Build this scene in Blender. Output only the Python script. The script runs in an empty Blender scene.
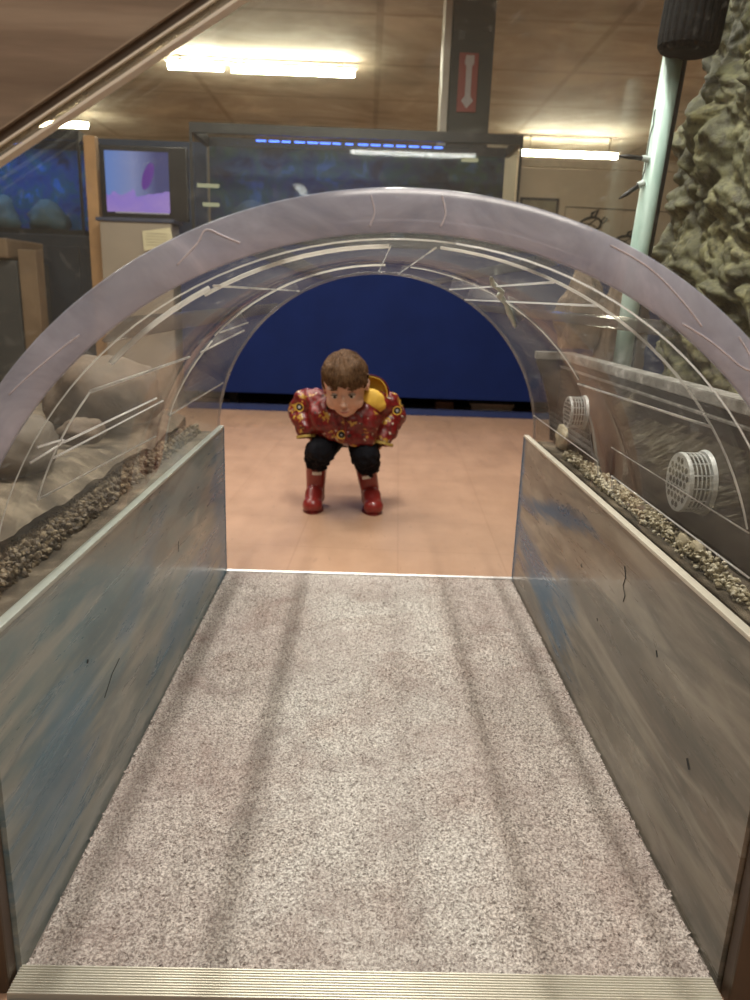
import bpy, bmesh, math, random
from mathutils import Vector, Matrix, noise
import numpy as np

random.seed(7)
PI = math.pi
S = bpy.context.scene
C = S.collection

# ------------------------------------------------------------------ camera
F_PX, PITCH, ROLL, YAW = 749.08, .2663, .0348, .0183
EYE = Vector((-.0271, 0, .72))
fw = Vector((math.sin(YAW)*math.cos(PITCH), math.cos(YAW)*math.cos(PITCH), -math.sin(PITCH)))
rt = Vector((math.cos(YAW), -math.sin(YAW), 0))
up = rt.cross(fw)
r2 = rt*math.cos(ROLL) + up*math.sin(ROLL)
u2 = -rt*math.sin(ROLL) + up*math.cos(ROLL)
cd = bpy.data.cameras.new('camera')
cam = bpy.data.objects.new('camera', cd); C.objects.link(cam)
M3 = Matrix((r2, u2, -fw)).transposed()
cam.matrix_world = Matrix.Translation(EYE) @ M3.to_4x4()
cd.sensor_fit = 'HORIZONTAL'; cd.sensor_width = 36; cd.lens = 36*F_PX/750
cd.clip_start = .02; cd.clip_end = 60
cd.dof.use_dof = True; cd.dof.focus_distance = .98; cd.dof.aperture_fstop = 9.5
S.camera = cam

# ------------------------------------------------------------------ world, exposure, big lights
w = bpy.data.worlds.new('world'); S.world = w; w.use_nodes = True
w.node_tree.nodes['Background'].inputs[0].default_value = (.55, .5, .45, 1)
w.node_tree.nodes['Background'].inputs[1].default_value = .10
S.view_settings.view_transform = 'Standard'; S.view_settings.look = 'None'
S.view_settings.gamma = 1; S.view_settings.use_curve_mapping = False
S.view_settings.exposure = 1.0
S.cycles.transparent_max_bounces = 32
S.cycles.max_bounces = 8
S.cycles.caustics_reflective = False; S.cycles.caustics_refractive = False
S.cycles.sample_clamp_indirect = 3

def area(name, loc, sx, sy, power, col=(1, .93, .82), rot=(0, 0, 0)):
    l = bpy.data.lights.new(name, 'AREA'); l.shape = 'RECTANGLE'; l.size = sx; l.size_y = sy
    l.energy = power; l.color = col
    o = bpy.data.objects.new(name, l); C.objects.link(o); o.location = loc; o.rotation_euler = rot
    return o
area('tunnel_lamp_light', (0, 1.5, 2.5), .05, 1.3, 30, (1, .97, .90))
area('room_light', (-.6, 3.3, 2.5), 2.4, .25, 32, (1, .92, .80))
area('room_light', (-2.2, 2.2, 2.5), .3, 1.6, 14, (1, .92, .80))
area('room_light', (.5, -.9, 2.5), 1.6, .3, 21, (1, .92, .82))  # added fill behind the camera, lifts the rim and lid
area('room_light', (1.2, 6.5, 2.5), 2.4, .3, 18, (1, .9, .75))
area('rock_lamp_light', (.25, 1.2, 1.75), .1, .9, 3.0, (1, .95, .82), (0, math.radians(22), 0))
area('tank_fill_light', (-.75, 1.2, 1.75), .1, .9, 1.5, (1, .93, .82))  # added fill over the left tank half, brightens what lies in it

# ------------------------------------------------------------------ node helpers
class MT:
    def __init__(s, name):
        s.m = bpy.data.materials.new(name); s.m.use_nodes = True
        s.nt = s.m.node_tree; s.nt.nodes.clear()
        s.out = s.n('ShaderNodeOutputMaterial')
    def n(s, t, **kw):
        o = s.nt.nodes.new(t)
        for k, v in kw.items(): setattr(o, k, v)
        return o
    def set(s, sock, v):
        if hasattr(v, 'is_output') or isinstance(v, bpy.types.NodeSocket): s.nt.links.new(v, sock)
        elif isinstance(v, (tuple, list)) and len(v) == 3 and sock.type == 'RGBA': sock.default_value = (*v, 1)
        else: sock.default_value = v
    def coord(s, scale=(1, 1, 1), rot=(0, 0, 0), loc=(0, 0, 0)):
        g = s.n('ShaderNodeNewGeometry'); m = s.n('ShaderNodeMapping')
        s.nt.links.new(g.outputs['Position'], m.inputs[0])
        m.inputs['Scale'].default_value = scale; m.inputs['Rotation'].default_value = rot
        m.inputs['Location'].default_value = loc
        return m.outputs[0]
    def noise(s, vec, scale, detail=4, rough=.5, dist=0):
        o = s.n('ShaderNodeTexNoise'); s.set(o.inputs['Vector'], vec)
        o.inputs['Scale'].default_value = scale; o.inputs['Detail'].default_value = detail
        o.inputs['Roughness'].default_value = rough; o.inputs['Distortion'].default_value = dist
        return o.outputs['Fac']
    def vor(s, vec, scale, feature='F1', rnd=1.):
        o = s.n('ShaderNodeTexVoronoi', feature=feature); s.set(o.inputs['Vector'], vec)
        o.inputs['Scale'].default_value = scale; o.inputs['Randomness'].default_value = rnd
        return o
    def ramp(s, fac, stops, interp='LINEAR'):
        o = s.n('ShaderNodeValToRGB'); s.set(o.inputs[0], fac); cr = o.color_ramp; cr.interpolation = interp
        while len(cr.elements) < len(stops): cr.elements.new(.5)
        for e, (p, c) in zip(cr.elements, stops):
            e.position = p; e.color = (*c, 1) if len(c) == 3 else c
        return o.outputs[0]
    def mix(s, f, a, b, mode='MIX'):
        o = s.n('ShaderNodeMix', data_type='RGBA', blend_type=mode)
        s.set(o.inputs[0], f); s.set(o.inputs[6], a); s.set(o.inputs[7], b); return o.outputs[2]
    def math(s, op, a, b=0., c=0.):
        o = s.n('ShaderNodeMath', operation=op); s.set(o.inputs[0], a); s.set(o.inputs[1], b); s.set(o.inputs[2], c)
        return o.outputs[0]
    def bump(s, h, strength=.3, dist=.01):
        o = s.n('ShaderNodeBump'); s.set(o.inputs['Height'], h); o.inputs['Strength'].default_value = strength
        o.inputs['Distance'].default_value = dist; return o.outputs[0]
    def bsdf(s, col, rough=.5, metal=0., normal=None, spec=.5, emit=None, es=0., coat=0.):
        o = s.n('ShaderNodeBsdfPrincipled'); s.set(o.inputs['Base Color'], col)
        s.set(o.inputs['Roughness'], rough); s.set(o.inputs['Metallic'], metal)
        o.inputs['Specular IOR Level'].default_value = spec; o.inputs['Coat Weight'].default_value = coat
        if normal is not None: s.set(o.inputs['Normal'], normal)
        if emit is not None: s.set(o.inputs['Emission Color'], emit); s.set(o.inputs['Emission Strength'], es)
        return o.outputs[0]
    def mixs(s, f, a, b):
        o = s.n('ShaderNodeMixShader'); s.set(o.inputs[0], f); s.nt.links.new(a, o.inputs[1]); s.nt.links.new(b, o.inputs[2])
        return o.outputs[0]
    def done(s, sh): s.nt.links.new(sh, s.out.inputs[0]); return s.m

def simple(name, col, rough=.5, metal=0., var=.25, scale=30, bump=0., spec=.5, coat=0.):
    t = MT(name); v = t.coord()
    f = t.noise(v, scale, 5, .6)
    c = t.mix(f, tuple(x*(1-var) for x in col), tuple(min(1, x*(1+var)) for x in col))
    nm = t.bump(f, bump, .005) if bump else None
    return t.done(t.bsdf(c, rough, metal, nm, spec, coat=coat))

def acrylic(name, tint=(.95, .96, .96), haze=.06, hazecol=(.8, .8, .82), gloss=.5, rough=.02, streak=0., svec=(1, 1, 1), trans=.5):
    """clear sheet: straight-through view, grazing reflections, a thin cloudy film of scuffs"""
    t = MT(name)
    tr = t.n('ShaderNodeBsdfTransparent'); tr.inputs[0].default_value = (*tint, 1)
    gl = t.n('ShaderNodeBsdfGlossy'); gl.inputs['Roughness'].default_value = rough
    df = t.n('ShaderNodeBsdfDiffuse'); df.inputs[0].default_value = (*hazecol, 1)
    tl = t.n('ShaderNodeBsdfTranslucent'); tl.inputs[0].default_value = (*hazecol, 1)
    hz = t.mixs(trans, df.outputs[0], tl.outputs[0])
    v = t.coord(svec)
    h = t.noise(v, 6, 6, .6, .4)
    h = t.math('MULTIPLY', t.math('POWER', h, 2.0), haze*4)
    if streak:
        q = t.noise(t.coord(tuple(a*b for a, b in zip(svec, (1, 1, 1)))), 90, 3, .5)
        h = t.math('ADD', h, t.math('MULTIPLY', t.math('GREATER_THAN', q, .66), streak))
    a = t.mixs(h, tr.outputs[0], hz)
    lw = t.n('ShaderNodeLayerWeight'); lw.inputs[0].default_value = .5
    f = t.math('MULTIPLY_ADD', t.math('POWER', lw.outputs['Facing'], 3.5), gloss, .035)
    return t.done(t.mixs(f, a, gl.outputs[0]))

def emis(name, col, st):
    t = MT(name); e = t.n('ShaderNodeEmission'); e.inputs[0].default_value = (*col, 1); e.inputs[1].default_value = st
    return t.done(e.outputs[0])

# ------------------------------------------------------------------ object helpers
def props(o, label=None, cat=None, group=None, kind=None):
    for k, v in (('label', label), ('category', cat), ('group', group), ('kind', kind)):
        if v: o[k] = v
    return o
def thing(name, label, cat, loc=(0, 0, 0), group=None):
    o = bpy.data.objects.new(name, None); C.objects.link(o); o.location = loc; o.empty_display_size = .05
    o['wl'] = list(loc)
    return props(o, label, cat, group)
def wl(o): return Vector(o['wl'])
def link_mesh(name, me, m, parent=None, smooth=False, label=None):
    """vertices come in world space; the object's origin goes to its parent's, or to its own base"""
    for mm in (m if isinstance(m, (list, tuple)) else [m]): me.materials.append(mm)
    n = len(me.vertices); co = np.empty(n*3); me.vertices.foreach_get('co', co); co = co.reshape(-1, 3)
    if parent is None: org = Vector(((co[:, 0].min()+co[:, 0].max())/2, (co[:, 1].min()+co[:, 1].max())/2, co[:, 2].min()))
    else: org = wl(parent)
    me.transform(Matrix.Translation(-org))
    if smooth: me.polygons.foreach_set('use_smooth', [True]*len(me.polygons))
    o = bpy.data.objects.new(name, me); C.objects.link(o); o['wl'] = list(org)
    if parent is not None: o.parent = parent
    else: o.location = org
    if label: o['label'] = label
    return o
def obj(name, bm, m, parent=None, smooth=False, label=None):
    me = bpy.data.meshes.new(name); bmesh.ops.recalc_face_normals(bm, faces=bm.faces[:]) if len(bm.faces) < 200000 else None
    bm.to_mesh(me); bm.free()
    return link_mesh(name, me, m, parent, smooth, label)
def top(o, label, cat, group=None, kind=None): return props(o, label, cat, group, kind)

def bx(bm, x0, x1, y0, y1, z0, z1, bev=0., mi=0):
    r = bmesh.ops.create_cube(bm, size=1)
    mat = Matrix.Translation(((x0+x1)/2, (y0+y1)/2, (z0+z1)/2)) @ Matrix.Diagonal((abs(x1-x0), abs(y1-y0), abs(z1-z0), 1))
    bmesh.ops.transform(bm, matrix=mat, verts=r['verts'])
    fs = set(f for v in r['verts'] for f in v.link_faces)
    for f in fs: f.material_index = mi
    if bev:
        es = set(e for v in r['verts'] for e in v.link_edges)
        bmesh.ops.bevel(bm, geom=list(es), offset=bev, segments=2, affect='EDGES', profile=.6)
    return bm
def box(*a, **k): return bx(bmesh.new(), *a, **k)
def tube(bm, pts, r, seg=12, cap=True, mi=0, flat=None):
    pts = [Vector(p) for p in pts]; rs = r if isinstance(r, (list, tuple)) else [r]*len(pts)
    rings = []
    ref = None
    for i, p in enumerate(pts):
        d = (pts[min(i+1, len(pts)-1)]-pts[max(i-1, 0)]).normalized()
        if ref is None: ref = Vector((0, 0, 1)) if abs(d.z) < .9 else Vector((1, 0, 0))
        a = (ref - d*ref.dot(d)).normalized(); b = d.cross(a); ref = a
        rings.append([bm.verts.new(p + a*rs[i]*math.cos(2*PI*k/seg) + b*rs[i]*math.sin(2*PI*k/seg)) for k in range(seg)])
    for A, B in zip(rings, rings[1:]):
        for k in range(seg):
            f = bm.faces.new((A[k], A[(k+1) % seg], B[(k+1) % seg], B[k])); f.material_index = mi
    if cap:
        bm.faces.new(rings[0][::-1]).material_index = mi; bm.faces.new(rings[-1]).material_index = mi
    return bm
class Blob:
    """a fast pile of balls, fused later by blob()"""
    cache = {}
    def __init__(s): s.V = []; s.F = []; s.n = 0
    def add(s, c, r, sub, rot):
        if sub not in Blob.cache:
            b = bmesh.new(); bmesh.ops.create_icosphere(b, subdivisions=sub, radius=1); b.verts.index_update()
            Blob.cache[sub] = (np.array([v.co[:] for v in b.verts]), np.array([[v.index for v in f.verts] for f in b.faces])); b.free()
        v, f = Blob.cache[sub]; v = v*np.array(r)
        if rot is not None: v = v @ np.array(rot).T
        s.V.append(v+np.array(c[:])); s.F.append(f+s.n); s.n += len(v)
    def to_mesh(s, me): me.from_pydata(np.concatenate(s.V).tolist(), [], np.concatenate(s.F).tolist())
    def free(s): pass
def ball(bm, c, r, sub=2, rot=None):
    if isinstance(bm, Blob):
        bm.add(c, (r, r, r) if isinstance(r, (int, float)) else r, sub, rot); return
    r = (r, r, r) if isinstance(r, (int, float)) else r
    m = Matrix.Translation(c) @ (rot.to_4x4() if rot is not None else Matrix()) @ Matrix.Diagonal((*r, 1))
    return bmesh.ops.create_icosphere(bm, subdivisions=sub, radius=1, matrix=m)
def prism(pts, axis, a, b):
    """extrude a closed outline; axis 'y': pts are (x,z); 'x': (y,z); 'z': (x,y)"""
    bm = bmesh.new()
    def P(p, t): return {'y': (p[0], t, p[1]), 'x': (t, p[0], p[1]), 'z': (p[0], p[1], t)}[axis]
    A = [bm.verts.new(P(p, a)) for p in pts]; B = [bm.verts.new(P(p, b)) for p in pts]
    bm.faces.new(A); bm.faces.new(B[::-1])
    for i in range(len(pts)):
        j = (i+1) % len(pts); bm.faces.new((A[i], B[i], B[j], A[j]))
    return bm
def blob(bm, voxel, smooth=4, disp=None):
    """fuse the shapes of a bmesh into one continuous skin"""
    me = bpy.data.meshes.new('tmp'); bm.to_mesh(me); bm.free()
    o = bpy.data.objects.new('tmp', me); C.objects.link(o)
    rm = o.modifiers.new('r', 'REMESH'); rm.mode = 'VOXEL'; rm.voxel_size = voxel
    if smooth:
        sm = o.modifiers.new('s', 'SMOOTH'); sm.iterations = smooth; sm.factor = .5
    dg = bpy.context.evaluated_depsgraph_get(); dg.update()
    r = bpy.data.meshes.new_from_object(o.evaluated_get(dg))
    bpy.data.objects.remove(o); bpy.data.meshes.remove(me)
    if disp:
        for v in r.vertices: v.co = disp(v.co.copy(), v.normal.copy())
    return r
def chain(bm, pts, sub=2):
    """a row of overlapping balls from (x,y,z,r) to (x,y,z,r): a tapered limb"""
    for a, b in zip(pts, pts[1:]):
        A, B = Vector(a[:3]), Vector(b[:3]); L = (B-A).length; n = max(2, int(L/(min(a[3], b[3])*.35))+1)
        for i in range(n+1):
            t = i/n; ball(bm, A.lerp(B, t), a[3]*(1-t)+b[3]*t, sub)
    return bm

# ------------------------------------------------------------------ measures of the tank
W2, DN, DF, PH = .3818, .6567, 1.8777, .3911
RI, RO, CZ, TX, DT = .3979, .4313, .3713, .0064, .6347
def cyl(y, phi, r=RI):
    a = math.radians(phi); return Vector((TX + r*math.sin(a), y, CZ + r*math.cos(a)))

# ================================================================== SETTING
t = MT('vinyl_floor'); v = t.coord()
n1 = t.noise(v, 3.5, 6, .65); n2 = t.noise(t.coord((1, .25, 1)), 14, 4, .6)
c = t.ramp(n1, [(.3, (.39, .24, .155)), (.7, (.50, .315, .21))])
sc_ = t.math('GREATER_THAN', t.noise(t.coord((6, 1.2, 1), (0, 0, .2)), 9, 2, .5), .70)
c = t.mix(t.math('MULTIPLY', sc_, .35), c, (.30, .19, .13))
br = t.n('ShaderNodeTexBrick'); br.offset = 0; t.set(br.inputs['Vector'], t.coord((1, 1, 1), (0, 0, .04)))
br.inputs['Scale'].default_value = 1.65; br.inputs['Mortar Size'].default_value = .004
br.inputs['Brick Width'].default_value = .5; br.inputs['Row Height'].default_value = .5
br.inputs['Color1'].default_value = (1, 1, 1, 1); br.inputs['Color2'].default_value = (.97, .97, .97, 1); br.inputs['Mortar'].default_value = (.88, .86, .84, 1)
c = t.mix(1., c, br.outputs[0], 'MULTIPLY')
M_floor = t.done(t.bsdf(c, t.ramp(n2, [(.3, (.28,)*3), (.7, (.5,)*3)]), 0, t.bump(n2, .05, .003)))
top(obj('floor', box(-5.5, 5.5, -2.5, 11, -.11, -.012), M_floor), 'tan vinyl tile floor beyond the tunnel', 'floor', kind='structure')

t = MT('ceiling_board'); v = t.coord()
n1 = t.noise(t.coord((.6, .8, 1)), 1.3, 6, .65, .5)
c = t.ramp(n1, [(.34, (.34, .28, .21)), (.5, (.54, .47, .37)), (.64, (.78, .70, .57))])
br = t.n('ShaderNodeTexBrick'); br.offset = 0; t.set(br.inputs['Vector'], v)
br.inputs['Scale'].default_value = .42; br.inputs['Mortar Size'].default_value = .012
br.inputs['Brick Width'].default_value = .7; br.inputs['Row Height'].default_value = .5
br.inputs['Color1'].default_value = (1, 1, 1, 1); br.inputs['Color2'].default_value = (.93, .93, .93, 1); br.inputs['Mortar'].default_value = (.74, .72, .70, 1)
c = t.mix(1., c, br.outputs[0], 'MULTIPLY')
M_ceil = t.done(t.bsdf(c, .75))
def struct(name, bm, m, label=None): return top(obj(name, bm, m), label, None, kind='structure')
struct('ceiling', box(-5.5, 5.5, -2.5, 11, 2.62, 2.72), M_ceil)
M_wall = simple('wall_paint_tan', (.34, .27, .20), .8, var=.15, scale=2)
struct('wall_back', box(-5.5, 5.5, 11, 11.1, -.012, 2.62), M_wall)
struct('wall_left', box(-5.6, -5.5, -2.5, 11, -.012, 2.62), M_wall)
struct('wall_right', box(5.5, 5.6, -2.5, 11, -.012, 2.62), M_wall)
struct('wall_front', box(-5.5, 5.5, -2.6, -2.5, -.012, 2.62), M_wall)

# ================================================================== CARPET
t = MT('carpet_pile'); v = t.coord()
f1 = t.noise(v, 300, 2, .6); f2 = t.noise(v, 9, 5, .65, .3); f3 = t.noise(v, 2.6, 3, .5); f4 = t.noise(v, 150, 2, .5)
c = t.ramp(f1, [(.34, (.30, .28, .26)), (.5, (.56, .53, .50)), (.66, (.84, .81, .77))])
c = t.mix(t.ramp(f2, [(.47, (0, 0, 0)), (.70, (.6, .6, .6))]), c, (.34, .285, .265))
c = t.mix(t.ramp(f4, [(.34, (.4,)*3), (.48, (0,)*3)]), c, (.16, .14, .13))
c = t.mix(t.ramp(f3, [(.40, (0,)*3), (.62, (.4,)*3)]), c, (.46, .39, .37))
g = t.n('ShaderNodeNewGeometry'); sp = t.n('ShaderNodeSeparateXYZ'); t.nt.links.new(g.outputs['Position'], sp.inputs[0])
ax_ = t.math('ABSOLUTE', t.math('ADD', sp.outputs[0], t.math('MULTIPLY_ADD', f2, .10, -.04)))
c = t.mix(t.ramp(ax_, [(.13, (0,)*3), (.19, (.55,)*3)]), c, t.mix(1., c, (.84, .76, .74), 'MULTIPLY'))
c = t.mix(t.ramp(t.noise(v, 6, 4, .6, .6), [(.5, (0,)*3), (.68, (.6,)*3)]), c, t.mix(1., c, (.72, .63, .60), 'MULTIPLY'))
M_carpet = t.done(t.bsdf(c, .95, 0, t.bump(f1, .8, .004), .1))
nx, ny = 300, 470
xs = np.linspace(-W2+.002, W2-.002, nx); ys = np.linspace(DN+.002, DF-.004, ny)
rng = np.random.default_rng(3)
X, Y = np.meshgrid(xs, ys); Z = rng.normal(0, .0011, X.shape); Z[1:, :] = (Z[1:, :]+Z[:-1, :])*.62
X = X + rng.normal(0, .0009, X.shape); Y = Y + rng.normal(0, .0009, X.shape)
X[:, 0] += rng.uniform(-.001, .005, ny); X[:, -1] -= rng.uniform(-.001, .005, ny)
V = np.stack([X.ravel(), Y.ravel(), Z.ravel()-.001], 1)
idx = np.arange(nx*ny).reshape(ny, nx)
Fq = np.stack([idx[:-1, :-1].ravel(), idx[:-1, 1:].ravel(), idx[1:, 1:].ravel(), idx[1:, :-1].ravel()], 1)
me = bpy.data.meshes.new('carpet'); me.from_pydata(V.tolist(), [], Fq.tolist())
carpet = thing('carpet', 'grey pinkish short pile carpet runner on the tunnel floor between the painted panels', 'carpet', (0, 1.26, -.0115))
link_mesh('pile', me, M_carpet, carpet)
obj('backing', box(-W2+.0005, W2-.0005, DN+.001, DF-.0035, -.0115, -.0045), simple('underlay', (.2, .17, .15), .9), carpet)

M_alu = simple('ribbed_metal', (.72, .69, .60), .32, .55, var=.08, scale=40)
bm = bmesh.new(); pts = [(.6225, -.0115)]
n = 11
for i in range(n):
    y0 = .6235+i*.0033
    pts += [(y0, .0015), (y0+.0004, .0032), (y0+.0019, .0032), (y0+.0023, .0015)]
pts += [(.6605, .001), (.6605, -.0115)]
bm = prism(pts, 'x', -.383, .377)
top(obj('threshold_strip', bm, M_alu), 'wide ribbed pale metal threshold strip across the near end of the carpet', 'threshold strip')
bm = prism([(DF-.003, -.0115), (DF-.003, .002), (DF+.003, .004), (DF+.008, .002), (DF+.009, -.0115)], 'x', -W2, W2)
top(obj('threshold_strip', bm, simple('white_strip', (.8, .8, .8), .3, .2, var=.05)), 'thin white edge strip across the far end of the carpet', 'threshold strip')

# ================================================================== PAINTED PANELS
def mural(name, cols, seed, tilt, blue):
    t = MT(name)
    v = t.coord((1, .55, 2.0), (tilt, 0, 0), (seed, seed, 0))
    a = t.noise(v, 4.2, 7, .62, .7); b = t.noise(t.coord((1, .35, 3.5), (tilt, 0, 0), (seed*2, 0, 3)), 9, 6, .7, .6)
    d = t.noise(v, 1.4, 3, .5, .5)
    c = t.ramp(a, [(.34, cols[0]), (.45, cols[1]), (.54, cols[2]), (.66, cols[3])])
    c = t.mix(t.ramp(b, [(.52, (0,)*3), (.66, (.5,)*3)]), c, cols[3])
    c = t.mix(t.ramp(d, [(.5, (0,)*3), (.7, (.55,)*3)]), c, cols[4])
    e_ = t.noise(t.coord((1, .35, 2.2), (tilt, 0, 0), (seed*3, 1, 2)), 3.6, 5, .5, .5)
    vein = t.math('ABSOLUTE', t.math('SUBTRACT', e_, .5))
    c = t.mix(t.ramp(vein, [(0, (.75,)*3), (.018, (.45,)*3), (.045, (0,)*3)]), c, cols[3])
    e2 = t.noise(t.coord((1, .35, 2.2), (tilt, 0, 0), (seed*5, 4, 1)), 4.5, 5, .55, .5)
    c = t.mix(t.ramp(t.math('ABSOLUTE', t.math('SUBTRACT', e2, .47)), [(0, (.6,)*3), (.06, (0,)*3)]), c, cols[0])
    # brushed blue patches painted at fixed spots of the board
    g = t.n('ShaderNodeNewGeometry')
    for (py, pz, ry, rz, rotx, k) in blue:
        m = t.n('ShaderNodeMapping'); m.vector_type = 'TEXTURE'
        t.nt.links.new(g.outputs['Position'], m.inputs[0]); m.inputs['Location'].default_value = (0, py, pz)
        m.inputs['Rotation'].default_value = (rotx, 0, 0); m.inputs['Scale'].default_value = (10, ry, rz)
        ds = t.n('ShaderNodeVectorMath', operation='LENGTH'); t.nt.links.new(m.outputs[0], ds.inputs[0])
        w_ = t.math('ADD', ds.outputs['Value'], t.math('MULTIPLY', t.math('SUBTRACT', b, .5), 2.2))
        c = t.mix(t.ramp(w_, [(.45, (k,)*3), (1.05, (0,)*3)]), c, cols[5])
    f = t.noise(t.coord((1, .4, 1), (tilt, 0, 0)), 130, 3, .6)
    c = t.mix(t.ramp(f, [(.62, (0,)*3), (.75, (.18,)*3)]), c, (.5, .5, .47))
    return t.done(t.bsdf(c, t.ramp(b, [(.3, (.22,)*3), (.7, (.4,)*3)]), 0, t.bump(b, .08, .003), .5, coat=.15))
ML = mural('mural_paint_left', [(.07, .12, .135), (.16, .21, .205), (.27, .265, .225), (.36, .36, .32), (.10, .24, .30), (.02, .15, .27)], 1.3, math.radians(-38),
           [(1.84, .16, .14, .28, .3, .85), (1.50, .10, .36, .075, .1, .7), (.80, .15, .16, .13, .5, .55), (1.15, .26, .22, .05, .5, .45)])
MR = mural('mural_paint_right', [(.10, .10, .085), (.17, .16, .13), (.24, .215, .175), (.36, .33, .27), (.20, .145, .10), (.006, .10, .20)], 5.1, math.radians(-35),
           [(1.56, .280, .36, .030, -.17, .95), (1.60, .105, .34, .075, .15, .95), (1.87, .2, .035, .3, 0, .9), (1.38, .155, .12, .06, .25, .6)])
def hole_panel(side):
    s = side; x0, x1 = s*W2, s*(W2+.011)
    lab = 'left' if s < 0 else 'right'
    p = thing('painted_panel', {-1: 'blue grey brushed low wall panel along the left edge of the carpet',
                                1: 'grey brown low wall panel with blue brush strokes right of the carpet'}[s], 'wall panel', (s*(W2+.005), (DN+DF)/2, 0), 'painted panels beside the carpet')
    obj('board', box(min(x0, x1), max(x0, x1), DN, DF, -.0115, PH-.006), ML if s < 0 else MR, p)
    obj('edge_strip', box(min(x0-s*.0015, x1), max(x0-s*.0015, x1), DN, DF+.001, PH-.006, PH, bev=.0012),
        M_edgeL if s < 0 else M_edgeR, p, label='pale top edge strip')
    obj('end_cap', box(min(x0-s*.001, x1), max(x0-s*.001, x1), DF, DF+.0035, 0, PH-.006), M_blue_edge, p, label='blue painted end edge')
    if s > 0:
        for q, rr in (([(1.085, .330), (1.075, .315), (1.081, .300), (1.068, .288), (1.072, .277)], .0008), ([(.93, .265), (.924, .258)], .0011), ([(.80, .185), (.79, .176)], .0013),
                      ([(1.18, .20), (1.176, .197)], .001), ([(1.3, .255), (1.295, .25)], .001)):
            b = bmesh.new(); tube(b, [(x0-.0003, y, z) for y, z in q], rr, 6); obj('scuff', b, M_black, p, label='black scuff mark')
    else:
        for q, rr in (([(1.02, .185), (.985, .178), (.95, .160)], .0006), ([(.90, .245), (.897, .241)], .0014), ([(1.39, .245), (1.388, .225)], .0005)):
            b = bmesh.new(); tube(b, [(x0+.0003, y, z) for y, z in q], rr, 6); obj('scuff', b, M_black, p, label='black scuff mark')
    return p
M_black = simple('black_rubber', (.012, .012, .012), .55, var=.3)
M_edgeL = simple('edge_greenish', (.42, .46, .42), .3, var=.2, scale=60)
M_edgeR = simple('edge_cream', (.66, .62, .52), .35, var=.15, scale=60)
M_blue_edge = simple('blue_edge_paint', (.04, .13, .24), .4, var=.4, scale=60)
hole_panel(-1); hole_panel(1)

# ================================================================== TANK STAND AND TANK
M_brown = simple('brown_stand_wood', (.07, .045, .028), .45, var=.35, scale=12)
M_dark = simple('dark_stand', (.025, .022, .02), .6)
st = thing('aquarium_stand', 'dark brown wooden stand under the tank on both sides of the tunnel mouth', 'stand', (0, .65, -.012))
obj('front_board', box(-1.35, -.386, .635, .655, -.0115, .36, bev=.003), M_brown, st)
obj('front_board', box(.386, .80, .635, .655, -.0115, .36, bev=.003), M_brown, st)
obj('sill_board', box(-.386, .386, .585, .6215, -.0115, -.004), M_brown, st)
obj('rear_board', box(-1.35, -.40, 1.86, 1.875, -.0115, .36), M_dark, st)
obj('rear_board', box(.40, .80, 1.86, 1.875, -.0115, .36), M_dark, st)

t = MT('tank_bottom_silt'); v = t.coord(); n1 = t.noise(v, 18, 6, .65)
M_silt = t.done(t.bsdf(t.ramp(n1, [(.36, (.035, .026, .016)), (.5, (.095, .073, .048)), (.64, (.21, .17, .12))]), .85, 0, t.bump(n1, .3, .01)))
M_pane = acrylic('tank_pane', (.95, .96, .95), .004, (.75, .7, .62), .45, .015, streak=.03, svec=(1, 1, 1))
M_pane2 = acrylic('tank_pane_clean', (.93, .95, .94), .003, (.7, .7, .65), .4, .02)
aq = thing('aquarium', 'large clear walled aquarium tank that the tunnel arch cuts through', 'aquarium', (-.3, 1.2, .36))
def arch_notch(r, n=48, x0=-1.35, x1=.80, z0=.362, z1=1.62):
    P = [(x0, z0), (x0, z1), (x1, z1), (x1, z0)]
    P += [(TX + r*math.sin(a), CZ + r*math.cos(a)) for a in [PI/2 - PI*i/n for i in range(n+1)]]
    return P[:4] + P[4:]
def notch(r, x0, x1, z0, z1, n=48):
    arc = [(TX + r*math.sin(a), CZ + r*math.cos(a)) for a in [PI/2 - PI*i/n for i in range(n+1)]]
    return [(x1, z0), *[(p[0], max(p[1], z0)) for p in arc], (x0, z0), (x0, z1), (x1, z1)]
obj('front_pane', prism(notch(RI+.0115, -1.35, .80, CZ, 1.62), 'y', .642, .652), M_pane, aq)
obj('rear_pane', prism(notch(RI+.0075, -1.35, .80, CZ, 1.62), 'y', 1.863, 1.873), M_pane2, aq)
obj('bottom_plate', box(-1.35, -.4005, .654, 1.862, .361, .378), M_silt, aq)
obj('bottom_plate', box(.4130, .80, .654, 1.862, .361, .378), M_silt, aq)
obj('side_pane', box(-1.35, -1.34, .653, 1.862, .379, 1.62), M_pane2, aq)

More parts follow.
